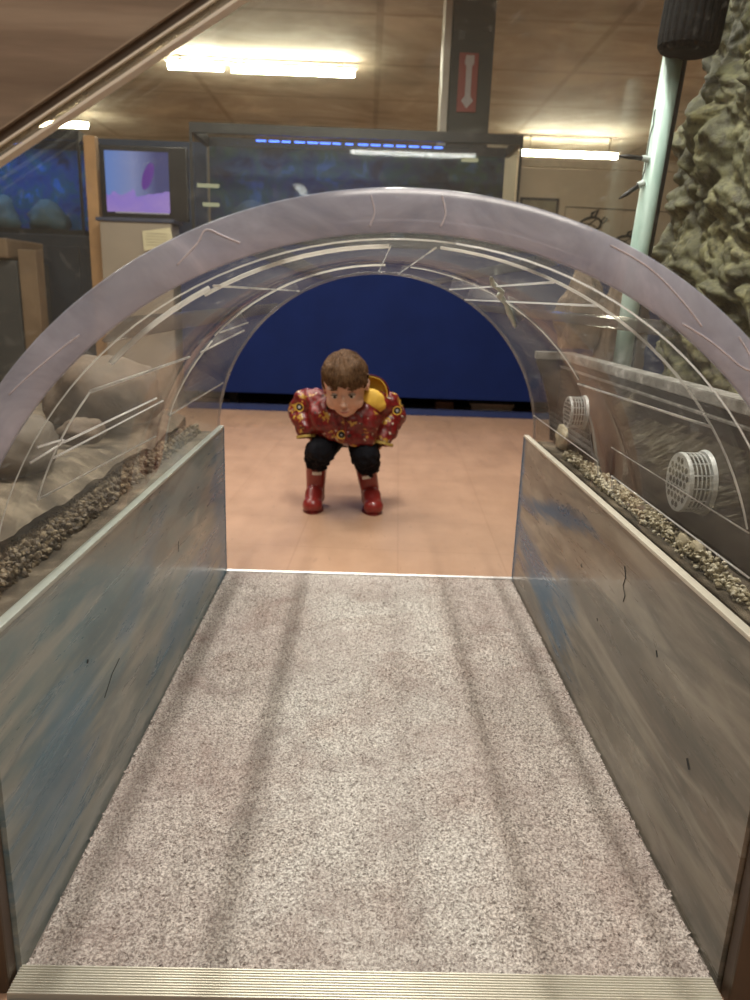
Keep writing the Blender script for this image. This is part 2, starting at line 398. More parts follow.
# ---- the arch tunnel of clear acrylic
M_tube = acrylic('tunnel_acrylic', (.93, .925, .91), .036, (.60, .60, .58), .34, .04, streak=.12, svec=(1, .25, 1), trans=.6)
t = MT('rim_acrylic')
tr = t.n('ShaderNodeBsdfTransparent'); tr.inputs[0].default_value = (.80, .79, .84, 1)
v = t.coord(); nn = t.noise(v, 9, 5, .6, 1.4)
pr_ = t.bsdf(t.ramp(nn, [(.3, (.44, .47, .56)), (.6, (.57, .60, .72)), (.8, (.80, .82, .92))]), .16, 0, None, .6)
M_rim = t.done(t.mixs(t.ramp(nn, [(.3, (.52,)*3), (.7, (.80,)*3)]), tr.outputs[0], pr_))
tun = thing('arch_tunnel', 'clear acrylic half round crawl tunnel arching over the carpet through the tank', 'tunnel', (TX, 1.25, .36))
def shell(r, y0, y1, p0=-90, p1=90, n=96, ny=2, m=M_tube, name='arch_shell', thick=0., parent=tun, label=None, drop=.0):
    bm = bmesh.new(); G = []
    for j in range(ny):
        y = y0+(y1-y0)*j/(ny-1)
        row = [bm.verts.new(cyl(y, p0+(p1-p0)*i/n, r)) for i in range(n+1)]
        G.append(row)
    if thick:
        for j in range(ny):
            y = y0+(y1-y0)*j/(ny-1)
            G.append([bm.verts.new(cyl(y, p0+(p1-p0)*i/n, r+thick)) for i in range(n+1)])
        for i in range(n):
            bm.faces.new((G[0][i], G[ny][i], G[ny][i+1], G[0][i+1])); bm.faces.new((G[ny-1][i], G[2*ny-1][i], G[2*ny-1][i+1], G[ny-1][i+1]))
        for j in range(ny-1):
            for i in (0, n): bm.faces.new((G[j][i], G[j+1][i], G[ny+j+1][i], G[ny+j][i]))
            for i in range(n): bm.faces.new((G[ny+j][i], G[ny+j+1][i], G[ny+j+1][i+1], G[ny+j][i+1]))
    for j in range(ny-1):
        for i in range(n): bm.faces.new((G[j][i], G[j+1][i], G[j+1][i+1], G[j][i+1]))
    return obj(name, bm, m, parent, smooth=not thick, label=label)
s_ = shell(RI, DT+.001, DF, n=96, ny=3, thick=.006)
for p in s_.data.polygons: p.use_smooth = abs(p.normal.y) < .5
sh = s_
# thick front rim: a ring face with softened edges
def ring(y0, y1, ra, rb, m, name, label=None, n=96, bev=.001):
    prof = [(y1, ra), (y0+bev, ra), (y0, ra+bev), (y0, rb-bev), (y0+bev, rb), (y1, rb)]
    bm = bmesh.new(); rows = [[bm.verts.new(cyl(y, -90+180*i/n, r)) for i in range(n+1)] for y, r in prof]
    for A, B in zip(rows, rows[1:]):
        for i in range(n): bm.faces.new((A[i], B[i], B[i+1], A[i+1]))
    A, B = rows[-1], rows[0]
    for i in range(n): bm.faces.new((A[i], B[i], B[i+1], A[i+1]))
    bm.faces.new([r[0] for r in rows]); bm.faces.new([r[-1] for r in rows])
    return obj(name, bm, m, tun, smooth=True, label=label)
ring(DT-.004, DT+.0005, RI, RO, M_rim, 'front_rim', 'cloudy lilac front rim')
ring(DF+.0005, DF+.003, RI, RI+.007, acrylic('far_rim', (.8, .8, .82), .25, (.6, .55, .52), .6, .05), 'rear_rim', 'polished far rim')
def smooth_path(p, n=8):
    out = []
    for i in range(len(p)-1):
        p0, p1, p2, p3 = p[max(i-1, 0)], p[i], p[i+1], p[min(i+2, len(p)-1)]
        for k in range(n):
            u = k/n
            out.append(tuple(.5*((2*b)+(c-a)*u+(2*a-5*b+4*c-d)*u*u+(-a+3*b-3*c+d)*u**3) for a, b, c, d in zip(p0, p1, p2, p3)))
    return out+[p[-1]]
def swirl(pts, r, m):
    bm = bmesh.new(); tube(bm, [Vector((TX+q*math.sin(math.radians(a)), DT-.0042, CZ+q*math.cos(math.radians(a)))) for a, q in smooth_path(pts)], r, 6); return bm
M_swirl = acrylic('rim_highlight', (.8, .8, .85), 1.0, (.95, .93, .98), .4, .1, trans=.3)  # white highlights on the rim, modelled as thin raised loops
for pts in ([(-4.5, .426), (-4.2, .413), (-4.8, .403)], [(3, .427), (3.6, .414), (3.2, .404)],
            [(68, .428), (62, .427), (59, .421), (61, .414), (66, .408), (71, .405), (75, .407)],
            [(-27, .412), (-24, .420), (-22.5, .427), (-21, .418), (-19.5, .409)],
            [(22, .425), (27, .424), (32, .418), (36, .412)], [(40, .426), (44, .420), (43, .412), (38, .408), (34, .404)],
            [(-52, .420), (-46, .414), (-41, .410)]):
    obj('highlight_loop', swirl(pts, .0007, None), M_swirl, tun, smooth=True)
M_seam = acrylic('bonded_seam', (.85, .85, .85), .55, (.9, .88, .84), .5, .15, trans=.8)
M_seam2 = acrylic('bright_seam', (.8, .8, .8), 2.0, (1, 1, 1), .4, .1, trans=.85)
def arc_seam(y, p0, p1, w_=.004, m=M_seam, dy=0):
    n = max(6, int(abs(p1-p0)/3)); bm = bmesh.new()
    tube(bm, [cyl(y+dy*math.sin(PI*i/n), p0+(p1-p0)*i/n, RI-.0012) for i in range(n+1)], w_*.36, 8)
    obj('seam', bm, m, tun, smooth=True)
def long_seam(y0, y1, phi, w_=.004, m=M_seam, phi1=None):
    bm = bmesh.new(); phi1 = phi if phi1 is None else phi1; n = 10
    tube(bm, [cyl(y0+(y1-y0)*i/n, phi+(phi1-phi)*i/n, RI-.0012) for i in range(n+1)], w_*.40, 8)
    obj('seam', bm, m, tun, smooth=True)
arc_seam(.752, -46, -28, .0075); long_seam(.75, 1.68, -27.3, .003)
arc_seam(.765, -71, -52, .003); long_seam(.765, 1.20, -51.8, .005); long_seam(.765, 1.24, -71, .003, phi1=-74)
long_seam(.78, 1.14, -61.6, .0035, M_seam2, -61.8); long_seam(.77, 1.2, -64.0, .0030, M_seam2, -63.8); arc_seam(.705, -62.5, -60, .003, M_seam2, .075)
arc_seam(1.30, -70, -48, .004); arc_seam(1.27, -46, -1, .004); long_seam(1.30, 1.80, -70, .004)
long_seam(1.30, 1.55, -45.2, .004, phi1=-43.6); long_seam(1.28, 1.62, -51.5, .0045, phi1=-47.5)
arc_seam(.785, -30, -2, .006); long_seam(.785, 1.55, -1.8, .002, M_seam); long_seam(.767, 1.69, 4.5, .0025)
arc_seam(.757, 5, 54, .0042, M_seam); long_seam(.77, 1.75, 22.2, .0032, M_seam2); long_seam(.763, 1.81, 29.2, .003, M_seam2)
arc_seam(.757, 54, 72, .0032); long_seam(.757, 1.3, 54.5, .004, phi1=57.5)
long_seam(.755, 1.22, 72.6, .0025); long_seam(.762, 1.24, 80.5, .0028, M_seam2); long_seam(1.32, 2.19-.33, 79.4, .0025, M_seam2); arc_seam(1.32, 79.4, 83.5, .0025)
arc_seam(1.24, 80.5, 84, .0025); arc_seam(1.28, 5, 56, .003)
arc_seam(.685, -80, 6, .0020, M_seam); arc_seam(.685, 6, 62, .0024, M_seam2)
# lengthwise tinted bars added over the shell to throw shadow streaks on the carpet
M_bar = acrylic('shadow_bar', (.60, .60, .60), .06, (.6, .6, .58), .3, .08)
for ph, pw in ((-18.5, 1.7), (-40, 2.4), (18.5, 1.3), (36, 1.5)):
    bm = bmesh.new()
    n = 3; G = [[bm.verts.new(cyl(y, ph+pw*(i/n-.5)*2, r)) for i in range(n+1)] for y in (.70, DF-.02) for r in (RI+.0065, RI+.010)]
    for A, B in ((0, 1), (2, 3), (0, 2), (1, 3)):
        for i in range(n): bm.faces.new((G[A][i], G[B][i], G[B][i+1], G[A][i+1]))
    for i in (0, n): bm.faces.new((G[0][i], G[1][i], G[3][i], G[2][i]))
    obj('shadow_bar', bm, M_bar, tun)
# old glue smear at the right shoulder, seen through the shell
bm = bmesh.new()
tube(bm, [cyl(y, p, RI-.001) for y, p in ((1.02, 18.6), (1.10, 21), (1.16, 25), (1.24, 26.5), (1.30, 30), (1.40, 34.4), (1.46, 37.5), (1.52, 40.7))], [.002, .004, .003, .0055, .004, .006, .0045, .004], 8)
obj('glue_smear', bm, simple('old_glue', (.62, .66, .60), .7, var=.3, scale=120), tun, smooth=True)

# ---- sloping sheet in streaky brown over the top left of the tank front
t = MT('streaked_sheet')
tr = t.n('ShaderNodeBsdfTransparent'); tr.inputs[0].default_value = (.55, .48, .40, 1)
v = t.coord((1, 1, 1), (0, math.radians(-32), 0)); v2 = t.coord((1.2, 1, 14), (0, math.radians(32), 0))
st_ = t.noise(v2, 2.2, 5, .6)
pr_ = t.bsdf(t.ramp(st_, [(.3, (.22, .17, .13)), (.5, (.34, .27, .21)), (.7, (.50, .41, .32))]), .22, 0, None, .5)
M_sheet = t.done(t.mixs(.72, tr.outputs[0], pr_))
hd = thing('tank_lid', 'sloping streaky brown lid sheet with polished edge over the top left tank front', 'lid', (-.35, .63, .80))
A0 = Vector((-0.5665, .625, 0.6481)); A1 = Vector((0.0891, .625, 1.0574)); dd = (A1-A0).normalized(); nn = Vector((-dd.z, 0, dd.x))
def band(o0, o1, y0, y1, m, name, label=None):
    P = [A0+nn*o0, A1+nn*o0, A1+nn*o1, A0+nn*o1]
    return obj(name, prism([(p.x, p.z) for p in P], 'y', y0, y1), m, hd, label=label)
M_polish = simple('polished_edge', (.85, .82, .72), .3, 0, var=.1)
band(0, .0022, .618, .630, M_polish, 'edge_trim', 'bright polished edge')
band(.0022, .0085, .621, .630, acrylic('lid_edge', (.7, .65, .58), .3, (.5, .45, .38), .5, .08), 'edge_strip')
band(.0085, .0100, .618, .630, M_polish, 'edge_trim', 'bright polished edge')
band(.0100, .017, .622, .630, simple('dark_channel', (.09, .07, .055), .3, var=.6, scale=50), 'seal_channel', 'dark seal channel')
band(.017, .0182, .618, .630, simple('edge_line', (.45, .38, .30), .2, .3), 'edge_trim')
band(.0182, .60, .622, .630, M_sheet, 'sheet')

# ================================================================== ROCK BACKDROP, RIGHT END
t = MT('rock_face'); v = t.coord(); n1 = t.noise(v, 14, 8, .7); n2 = t.noise(v, 55, 6, .7); n3 = t.noise(v, 4, 3, .5)
c = t.ramp(n1, [(.3, (.030, .028, .012)), (.5, (.105, .098, .042)), (.70, (.31, .285, .135))])
c = t.mix(t.ramp(n3, [(.4, (0,)*3), (.65, (.5,)*3)]), c, (.12, .125, .06))
c = t.mix(t.ramp(n2, [(.38, (.75,)*3), (.55, (0,)*3)]), c, (.025, .02, .01))
M_rock = t.done(t.bsdf(c, .55, 0, t.bump(n2, .7, .008), .4))
def crag(a, b):
    u = a*.83 + b*.55; w_ = -a*.55 + b*.83
    p = Vector((u*5.2, w_*9.5, 1.7))
    q = p + Vector(noise.noise_vector(p*.9))*.55
    d = noise.voronoi(q*1.25)[0]; h = (d[1]-d[0])
    d2 = noise.voronoi(q*3.1)[0]; h2 = (d2[1]-d2[0])
    big = noise.fractal(Vector((u*2.6, w_*3.6, 9.)), 1., 2., 3)
    return .030*big + .062*min(h, .5) + .024*min(h2, .4) + .014*noise.fractal(p*1.6, 1., 2., 6) + .007*noise.fractal(p*6, 1., 2., 4)
ny, nz = 210, 250
V = []; 
for j in range(nz):
    z = .379 + (1.62-.379)*j/(nz-1)
    for i in range(ny):
        y = .66 + (1.855-.66)*i/(ny-1)
        xx = .700 - crag(y, z) - .03*math.sin(z*4+y*2)
        xx += .050*min(1, max(0, (z-1.10)/.1))*min(1, max(0, (y-1.50)/.1))
        V.append((xx, y, z))
nv = len(V)
for j in range(nz):
    for i in (0, ny-1): V.append((.79, V[j*ny+i][1], V[j*ny+i][2]))
Fq = [(j*ny+i, j*ny+i+1, (j+1)*ny+i+1, (j+1)*ny+i) for j in range(nz-1) for i in range(ny-1)]
for j in range(nz-1):
    Fq.append((j*ny, (j+1)*ny, nv+2*(j+1), nv+2*j)); Fq.append((j*ny+ny-1, nv+2*j+1, nv+2*(j+1)+1, (j+1)*ny+ny-1))
    Fq.append((nv+2*j, nv+2*(j+1), nv+2*(j+1)+1, nv+2*j+1))
me = bpy.data.meshes.new('rock_backdrop'); me.from_pydata(V, [], Fq)
rk = link_mesh('rock_backdrop', me, M_rock, smooth=True)
top(rk, 'craggy olive brown artificial rock face covering the right end of the tank', 'rock')

# ---- partition with drain strainers at the right
M_part = simple('dark_brown_partition', (.022, .014, .010), .5, var=.45, scale=7, spec=.2)
t = MT('worn_ledge'); v = t.coord(); n1 = t.noise(v, 25, 6, .7)
M_ledge = t.done(t.bsdf(t.ramp(n1, [(.35, (.12, .115, .10)), (.55, (.28, .27, .25)), (.70, (.62, .62, .58))]), .45, 0, t.bump(n1, .4, .004)))
pa = thing('partition', 'low dark brown partition with pale worn ledge standing behind the right tunnel side', 'partition', (.48, 1.25, .379))
def px_(y): return .448 + (1.85-y)*.030
def wall_strip(y0, y1, off0, off1, z0, z1, m, name, label=None):
    bm = bmesh.new(); vs = []
    for y in (y0, y1):
        for z in (z0, z1):
            for o in (off0, off1): vs.append(bm.verts.new((px_(y)+o, y, z)))
    a, b, c_, d, e, f, g, h = vs
    for q in ((a, b, d, c_), (e, g, h, f), (a, e, f, b), (c_, d, h, g), (a, c_, g, e), (b, f, h, d)): bm.faces.new(q)
    bmesh.ops.bevel(bm, geom=bm.edges[:], offset=.0015, segments=2, affect='EDGES')
    return obj(name, bm, m, pa, label=label)
wall_strip(.66, 1.845, 0, .010, .379, .585, M_part, 'board')
wall_strip(.66, 1.845, -.006, .030, .5855, .603, M_ledge, 'ledge', 'pale grey worn ledge')
wall_strip(.66, 1.845, -.0035, 0, .566, .572, M_ledge, 'ridge')
arc = [(TX+(RO+.003)*math.sin(a), CZ+(RO+.003)*math.cos(a)) for a in [math.radians(88-i*2.4) for i in range(14)]]
arc = [p for p in arc if p[1] < .585 and p[1] > .38]
P = [(.458, .38)] + arc + [(arc[-1][0], .585), (.458, .585)]
obj('end_board', prism(P, 'y', 1.848, 1.858), M_part, pa)
obj('end_ledge', box(.385, .478, 1.835, 1.858, .5855, .603, bev=.0015), M_ledge, pa)
M_plastic = simple('white_plastic', (.46, .48, .47), .35, var=.25, scale=60)
M_hole = simple('strainer_dark', (.02, .018, .016), .6)
def strainer(y, z, r, lab):
    x = px_(y); d = thing('drain_strainer', lab, 'strainer', (x, y, z), 'strainers on the dark partition')
    ax = Vector((-1, 0, 0))
    def disc(x0, x1, ra, rb, m, name, seg=40):
        bm = bmesh.new(); tube(bm, [(x0, y, z), (x1, y, z)], [ra, rb], seg); return obj(name, bm, m, d, smooth=False)
    disc(x-.0005, x-.006, r*1.05, r*1.0, M_plastic, 'flange')
    b = bmesh.new()   # barrel of thin hoops and bars, open between them
    for k in range(5): tube(b, [(x-.009-.006*k, y+r*.93*math.cos(a), z+r*.93*math.sin(a)) for a in [2*PI*i/36 for i in range(37)]], .0011, 6, cap=False)
    for k in range(14):
        a = 2*PI*k/14; tube(b, [(x-.006, y+r*.93*math.cos(a), z+r*.93*math.sin(a)), (x-.036, y+r*.9*math.cos(a), z+r*.9*math.sin(a))], .001, 6)
    obj('basket', b, M_plastic, d)
    disc(x-.0065, x-.034, r*.80, r*.80, M_hole, 'core')
    # grille face: plate with honeycomb of holes
    fc = disc(x-.034, x-.038, r*.96, r*.93, M_plastic, 'grille_plate')
    b = bmesh.new(); hs = r*.27
    for i in range(-3, 4):
        for j in range(-3, 4):
            cy, cz = (i + .5*(j % 2))*hs, j*hs*.87
            if cy*cy+cz*cz < (r*.74)**2:
                tube(b, [(x-.0381, y+cy, z+cz), (x-.0386, y+cy, z+cz)], hs*.38, 6)
    obj('grille_hole_pattern', b, M_hole, d)
strainer(1.06, .472, .046, 'round white slotted drain strainer nearest the camera on the dark partition')
strainer(1.63, .488, .036, 'smaller looking round white strainer at the far end of the dark partition')

# ================================================================== GRAVEL AND ROCKS
def gravel(name, n, fx, size, m, label):
    bases = []
    for k in range(6):
        b = bmesh.new(); bmesh.ops.create_icosphere(b, subdivisions=1, radius=1)
        for v in b.verts: v.co *= random.uniform(.75, 1.2)
        b.verts.index_update(); bases.append(([v.co.copy() for v in b.verts], [[v.index for v in f.verts] for f in b.faces])); b.free()
    V, Fc = [], []
    for k in range(n):
        x, y, z, s = fx()
        bv, bf = random.choice(bases); R = Matrix.Rotation(random.uniform(0, 6.28), 3, Vector((random.random(), random.random(), random.random())).normalized())
        s *= random.uniform(*size); o = len(V)
        for c_ in bv:
            q = R @ (Vector((c_.x, c_.y, c_.z*.8))*s); V.append((x+q.x, y+q.y, z+q.z))
        Fc += [[i+o for i in f] for f in bf]
    me = bpy.data.meshes.new(name); me.from_pydata(V, [], Fc)
    o = link_mesh(name, me, m); return top(o, label, 'gravel', kind='stuff')
t = MT('gravel_cream'); v = t.coord(); n1 = t.noise(v, 130, 2, .5)
M_gr = t.done(t.bsdf(t.ramp(n1, [(.33, (.16, .12, .06)), (.5, (.42, .36, .23)), (.66, (.75, .70, .56))]), .6))
t = MT('gravel_brown'); v = t.coord(); n1 = t.noise(v, 110, 2, .5)
M_gb = t.done(t.bsdf(t.ramp(n1, [(.33, (.03, .02, .01)), (.52, (.11, .075, .038)), (.68, (.32, .25, .15))]), .6))
def gr():
    y = random.uniform(.70, 1.66); a = random.random()
    wdt = .010+.012*max(0, math.sin((y-.75)*3.2))
    return (.424+a*(wdt+.012), y, .3795+random.random()*.018*(1 if y > .9 else .6), 1)
gravel('gravel', 1500, gr, (.0022, .0048), M_gr, 'cream and yellow gravel heaped along the foot of the dark partition on the right')
def gl():
    y = random.uniform(.66, 1.84); a = random.random()
    return (-.432-a*.06, y, .379+random.random()**1.5*(.030-.02*a)*(.7+.5*noise.noise(Vector((y*6, 0, 0)))), 1)
gravel('gravel', 2600, gl, (.003, .0065), M_gb, 'brown gravel bed behind the left side of the clear tunnel')
def sand():
    bm = bmesh.new(); nx, ny = 60, 80
    G = [[bm.verts.new((-.47-.85*i/(nx-1), .66+1.19*j/(ny-1), .379+.034*min(1, .3+i/5)+.03*noise.fractal(Vector((i*.05, j*.06, 3)), 1, 2, 4)+.02)) for i in range(nx)] for j in range(ny)]
    for j in range(ny-1):
        for i in range(nx-1): bm.faces.new((G[j][i], G[j][i+1], G[j+1][i+1], G[j+1][i]))
    B = [[bm.verts.new((g.co.x, g.co.y, .3785)) for g in row] for row in (G[0], G[-1])]
    for row, b in ((G[0], B[0]), (G[-1], B[1])):
        for i in range(nx-1): bm.faces.new((row[i], row[i+1], b[i+1], b[i]))
    return bm
top(obj('sand_bed', sand(), M_silt, smooth=True), 'low bank of grey tan sand in the left half of the tank', 'sand', kind='stuff')

def rock(loc, size, seed, m, label, name='rock', rotz=0, sub=4, rough=.18):
    grp = {'rock': 'stones lying in the tank', 'pebble': 'pebbles on the right gravel', 'reef_rock': 'reef rocks in the far aquariums'}[name]
    bm = bmesh.new(); bmesh.ops.create_icosphere(bm, subdivisions=sub, radius=1)
    o = Vector((seed*3.1, seed*1.7, seed))
    for v in bm.verts:
        k = 1+rough*noise.fractal(v.co*1.3+o, 1, 2, 5) - .35*rough*noise.voronoi(v.co*1.8+o)[0][0]
        v.co *= k
        if v.co.z < -.6: v.co.z = -.6
    R = Matrix.Rotation(rotz, 4, 'Z')
    bmesh.ops.transform(bm, matrix=Matrix.Translation(loc) @ R @ Matrix.Diagonal((*size, 1)), verts=bm.verts)
    return top(obj(name, bm, m, smooth=True), label, 'rock', grp)
M_r1 = simple('tan_stone', (.11, .075, .048), .7, var=.65, scale=30, bump=.8)
M_r2 = simple('grey_stone', (.10, .08, .06), .7, var=.5, scale=26, bump=.5)
M_r3 = simple('pale_stone', (.42, .36, .24), .6, var=.4, scale=40, bump=.4)
rock((-.60, 1.66, .488), (.12, .13, .09), 1, M_r1, 'large rounded tan boulder at the back left inside the tank')
rock((-.60, 1.15, .472), (.085, .14, .06), 2, M_r2, 'low grey brown stone in the middle of the left tank half')
rock((-.90, 1.40, .497), (.15, .2, .10), 3, M_r2, 'broad dark grey boulder behind the other stones on the left')
rock((-.68, .84, .457), (.09, .09, .035), 4, M_r2, 'flat grey stone near the front of the left tank half')
rock((-.56, 1.40, .452), (.04, .055, .03), 5, M_r1, 'small tan stone in front of the large tan boulder')
rock((-1.05, .95, .478), (.15, .16, .07), 6, M_r1, 'tan boulder at the far left of the tank')
M_rb = simple('brown_rock', (.15, .10, .06), .7, var=.8, scale=28, bump=.9)
rock((.575, 1.817, .600), (.055, .032, .215), 31, M_rb, 'tall brown rock slab standing in the rear right tank corner behind the pipe', sub=5, rough=.35)
rock((.478, 1.817, .683), (.060, .017, .115), 33, M_rb, 'brown rock piece resting on the partition end beside the rear pane', sub=5, rough=.3)
rock((.443, .985, .391), (.0115, .022, .016), 7, M_r3, 'larger pale yellowish pebble nearest the camera on the right gravel', 'pebble', sub=3)
rock((.443, 1.032, .389), (.0105, .018, .014), 8, M_r3, 'small yellow pebble just behind the larger one on the right gravel', 'pebble', sub=3)
rock((.437, 1.19, .390), (.0085, .013, .011), 9, M_r1, 'brownish pebble halfway along the right gravel', 'pebble', sub=3)
rock((.447, 1.765, .405), (.012, .045, .036), 10, M_r3, 'tall yellowish stone wedged at the far end of the right gravel', sub=4)

# ================================================================== PIPE, FOAM FILTER
t = MT('pale_teal_pipe'); v = t.coord(); n1 = t.noise(t.coord((1, 1, .3)), 22, 5, .6)
M_pipe = t.done(t.bsdf(t.ramp(n1, [(.35, (.36, .52, .46)), (.6, (.52, .68, .62)), (.8, (.66, .76, .70))]), .35))
PT, PB = Vector((.5965, 1.75, 1.235)), Vector((.5700, 1.75, .78))
PB2 = Vector((.560, 1.75, .42))
pp = thing('riser_pipe', 'pale teal plastic riser pipe standing in the tank beside the rock face', 'pipe', (PB2.x, PB2.y, .42))
bm = bmesh.new(); tube(bm, [PT, PB, PB2], .0205, 28); obj('pipe', bm, M_pipe, pp, smooth=True)
bm = bmesh.new(); tube(bm, [PT+Vector((.026, .012, 0)), PB+Vector((.026, .012, .03)), PB+Vector((.018, .012, -.05)), PB2+Vector((.025, .01, 0))], .0095, 14)
obj('hose', bm, M_black, pp, smooth=True, label='thin black hose along the pipe')
bm = bmesh.new()
tube(bm, [Vector((x-.0205, 1.742, z)) for x, z in ((.590, 1.12), (.5885, 1.115), (.589, 1.09), (.585, 1.07), (.5835, 1.04), (.5825, 1.0), (.579, .985), (.580, .965))], .0015, 6)
obj('wire', bm, simple('grey_wire', (.10, .12, .11), .5), pp, smooth=True)
for zc, dx, dz in ((1.022, -.055, .004), (.975, -.040, -.035)):
    xx = PB.x+(PT.x-PB.x)*(zc-PB.z)/(PT.z-PB.z)-.0205
    b = bmesh.new(); tube(b, [(xx+.002, 1.74, zc), (xx-.012, 1.738, zc+.001+dz*.2)], [.007, .006], 10); cl_ = obj('clip', b, simple('clip_white', (.62, .70, .68), .4), pp)
    b = bmesh.new(); tube(b, [(xx-.010, 1.738, zc+dz*.2), (xx-.010+dx*.6, 1.736, zc+dz*.7), (xx-.010+dx, 1.735, zc+dz)], [.0045, .005, .0015], 8); obj('tie_tail', b, M_black, pp, smooth=True)
# ribbed foam cylinder
ft = thing('foam_filter', 'black ribbed foam filter cylinder on top of the pale teal pipe', 'filter', (.607, 1.73, 1.235))
bm = bmesh.new(); N = 72; prof = [(0, 0), (.040, 0), (.052, .004), (.059, .013), (.061, .03), (.061, .36), (0, .36)]
fa = Vector((.06, -.05, 1)).normalized(); fx_ = Vector((1, 0, -.06)).normalized(); fy_ = fa.cross(fx_).normalized()
base = Vector((.604, 1.70, 1.212)); rows = []
for r_, h_ in prof[1:-1]:
    rows.append([bm.verts.new(base+fa*h_+(fx_*math.cos(2*PI*k/N)+fy_*math.sin(2*PI*k/N))*(r_-(.0022 if k % 3 == 0 and r_ > .045 else 0))) for k in range(N)])
for A, B in zip(rows, rows[1:]):
    for k in range(N): bm.faces.new((A[k], A[(k+1) % N], B[(k+1) % N], B[k]))
bm.faces.new(rows[0]); bm.faces.new(rows[-1])
obj('foam_sleeve', bm, simple('black_foam', (.006, .006, .006), .85, var=.6, scale=300, bump=.6, spec=.15), ft)

# ================================================================== FAR DISPLAY: COUNTER, AQUARIUMS, SCREEN
# far furniture stands slightly turned; helper frame
YF = 4.72
M_bluep = simple('royal_blue_panel', (.006, .016, .085), .7, var=.25, scale=5, spec=.12)
M_blued = simple('blue_kick', (.012, .03, .12), .5, var=.3, scale=9)
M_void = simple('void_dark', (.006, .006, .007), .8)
CX1 = .84
ct = thing('blue_counter', 'long royal blue display counter with a dark open gap near the floor behind the child', 'counter', (.5, 5.0, -.012))
obj('front_panel', box(-1.16, 2.15, YF, YF+.03, .105, 1.0, bev=.004), M_bluep, ct)
obj('kick_board', box(-1.16, 2.15, YF+.05, YF+.08, -.0115, .030, bev=.003), M_blued, ct)
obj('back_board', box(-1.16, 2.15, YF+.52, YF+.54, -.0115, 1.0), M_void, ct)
obj('counter_top', box(-1.18, 2.17, YF-.01, YF+.56, 1.002, 1.03, bev=.005), simple('counter_dark', (.02, .022, .03), .4), ct)
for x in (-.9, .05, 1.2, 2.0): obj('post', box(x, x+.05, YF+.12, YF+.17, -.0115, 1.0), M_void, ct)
top(obj('plastic_tub', prism([(.70, -.0115), (.93, -.0115), (.96, .055), (.67, .055)], 'y', YF+.20, YF+.34), simple('tub_white', (.55, .5, .45), .5)),
    'small off white tub on the floor in the gap under the blue counter', 'tub')
top(obj('wooden_block', box(.44, .56, YF+.20, YF+.30, -.0115, .06, bev=.004), simple('block_brown', (.22, .12, .07), .6)),
    'small brown block left of the white tub under the blue counter', 'block')

M_frame = simple('tank_frame_black', (.012, .014, .016), .4)
M_dpane = acrylic('display_pane', (.85, .9, .95), .01, (.5, .5, .6), .4, .03)
M_led = emis('blue_led', (.10, .20, 1.0), 3.0)
def display_tank(x0, x1, y0, y1, z0, z1, lab, blue, led):
    d = thing('display_aquarium', lab, 'aquarium', ((x0+x1)/2, (y0+y1)/2, z0), 'aquariums at the far side of the room')
    bm = bmesh.new()
    for z in (z0, z1-.055): 
        for (a, b, c_, e) in ((x0, x1, y0, y0+.03), (x0, x1, y1-.03, y1), (x0, x0+.03, y0+.03, y1-.03), (x1-.03, x1, y0+.03, y1-.03)):
            bx(bm, a, b, c_, e, z, z+(.055 if z > z0 else .03))
    for x in (x0, x1-.015): bx(bm, x, x+.015, y0, y0+.015, z0+.03, z1-.055)
    obj('frame', bm, M_frame, d)
    obj('pane', box(x0+.026, x1-.026, y0+.008, y0+.014, z0+.03, z1-.055), M_dpane, d)
    t = MT('reef_backing'); v = t.coord((1, 1, 1)); n1 = t.noise(v, 6, 6, .65, .5)
    mm = t.done(t.bsdf(t.ramp(n1, [(.36, tuple(.15*c for c in blue)), (.47, blue), (.55, (blue[0]*1.2, blue[1]*1.6, blue[2]*.5)), (.66, tuple(min(1, c*2.6) for c in blue))]), .6))
    obj('backing', box(x0+.03, x1-.03, y1-.028, y1-.015, z0+.03, z1-.056), mm, d)
    obj('bottom', box(x0+.03, x1-.03, y0+.03, y1-.03, z0+.002, z0+.03), M_silt, d)
    if led:
        a0, a1 = led; n = int((a1-a0)/.075)
        for k in range(n):
            xx = a0+(a1-a0)*k/n
            obj('blue_lamp', box(xx, xx+.045+.02*random.random(), y0+.07, y0+.085, z1-.077, z1-.070), M_led, d)
    return d
t1 = display_tank(-1.10, .86, 4.80, 5.25, 1.032, 1.66, 'wide dark framed aquarium with a row of blue lamps on the blue counter', (.018, .045, .08), (-.72, .42))
t2 = display_tank(-2.95, -1.80, 4.95, 5.35, 1.02, 1.62, 'bright blue aquarium behind the wooden post at the far left', (.012, .06, .22), (-2.5, -2.1))
area('aquarium_lamp_light', (-.45, 5.0, 1.59), 1.0, .08, 1.5, (.15, .28, 1))
area('aquarium_lamp_light', (-2.35, 5.1, 1.555), .9, .08, 1.6, (.25, .5, 1))
M_reef = simple('reef_rock', (.10, .13, .11), .8, var=.6, scale=20, bump=.5)
for k, (x, z, s, tnk) in enumerate(((-.75, 1.26, .15, 1), (-.38, 1.24, .13, 1), (-.03, 1.27, .15, 1), (.32, 1.25, .13, 1), (.66, 1.28, .14, 1), (-2.1, 1.15, .12, 2), (-2.45, 1.17, .15, 2))):
    lab = ['leftmost reef rock inside the wide dark framed aquarium', 'second reef rock from the left inside the wide aquarium', 'middle reef rock inside the wide aquarium', 'second reef rock from the right inside the wide aquarium', 'rightmost reef rock inside the wide aquarium', 'right hand reef rock inside the bright blue aquarium', 'left hand larger reef rock inside the bright blue aquarium'][k]
    rock((x, 5.05 if tnk == 1 else 5.15, (1.0635 if tnk == 1 else 1.0515)+s*.54), (s*1.1, .13, s*.9), 20+k, M_reef, lab, 'reef_rock', sub=3, rough=.35)
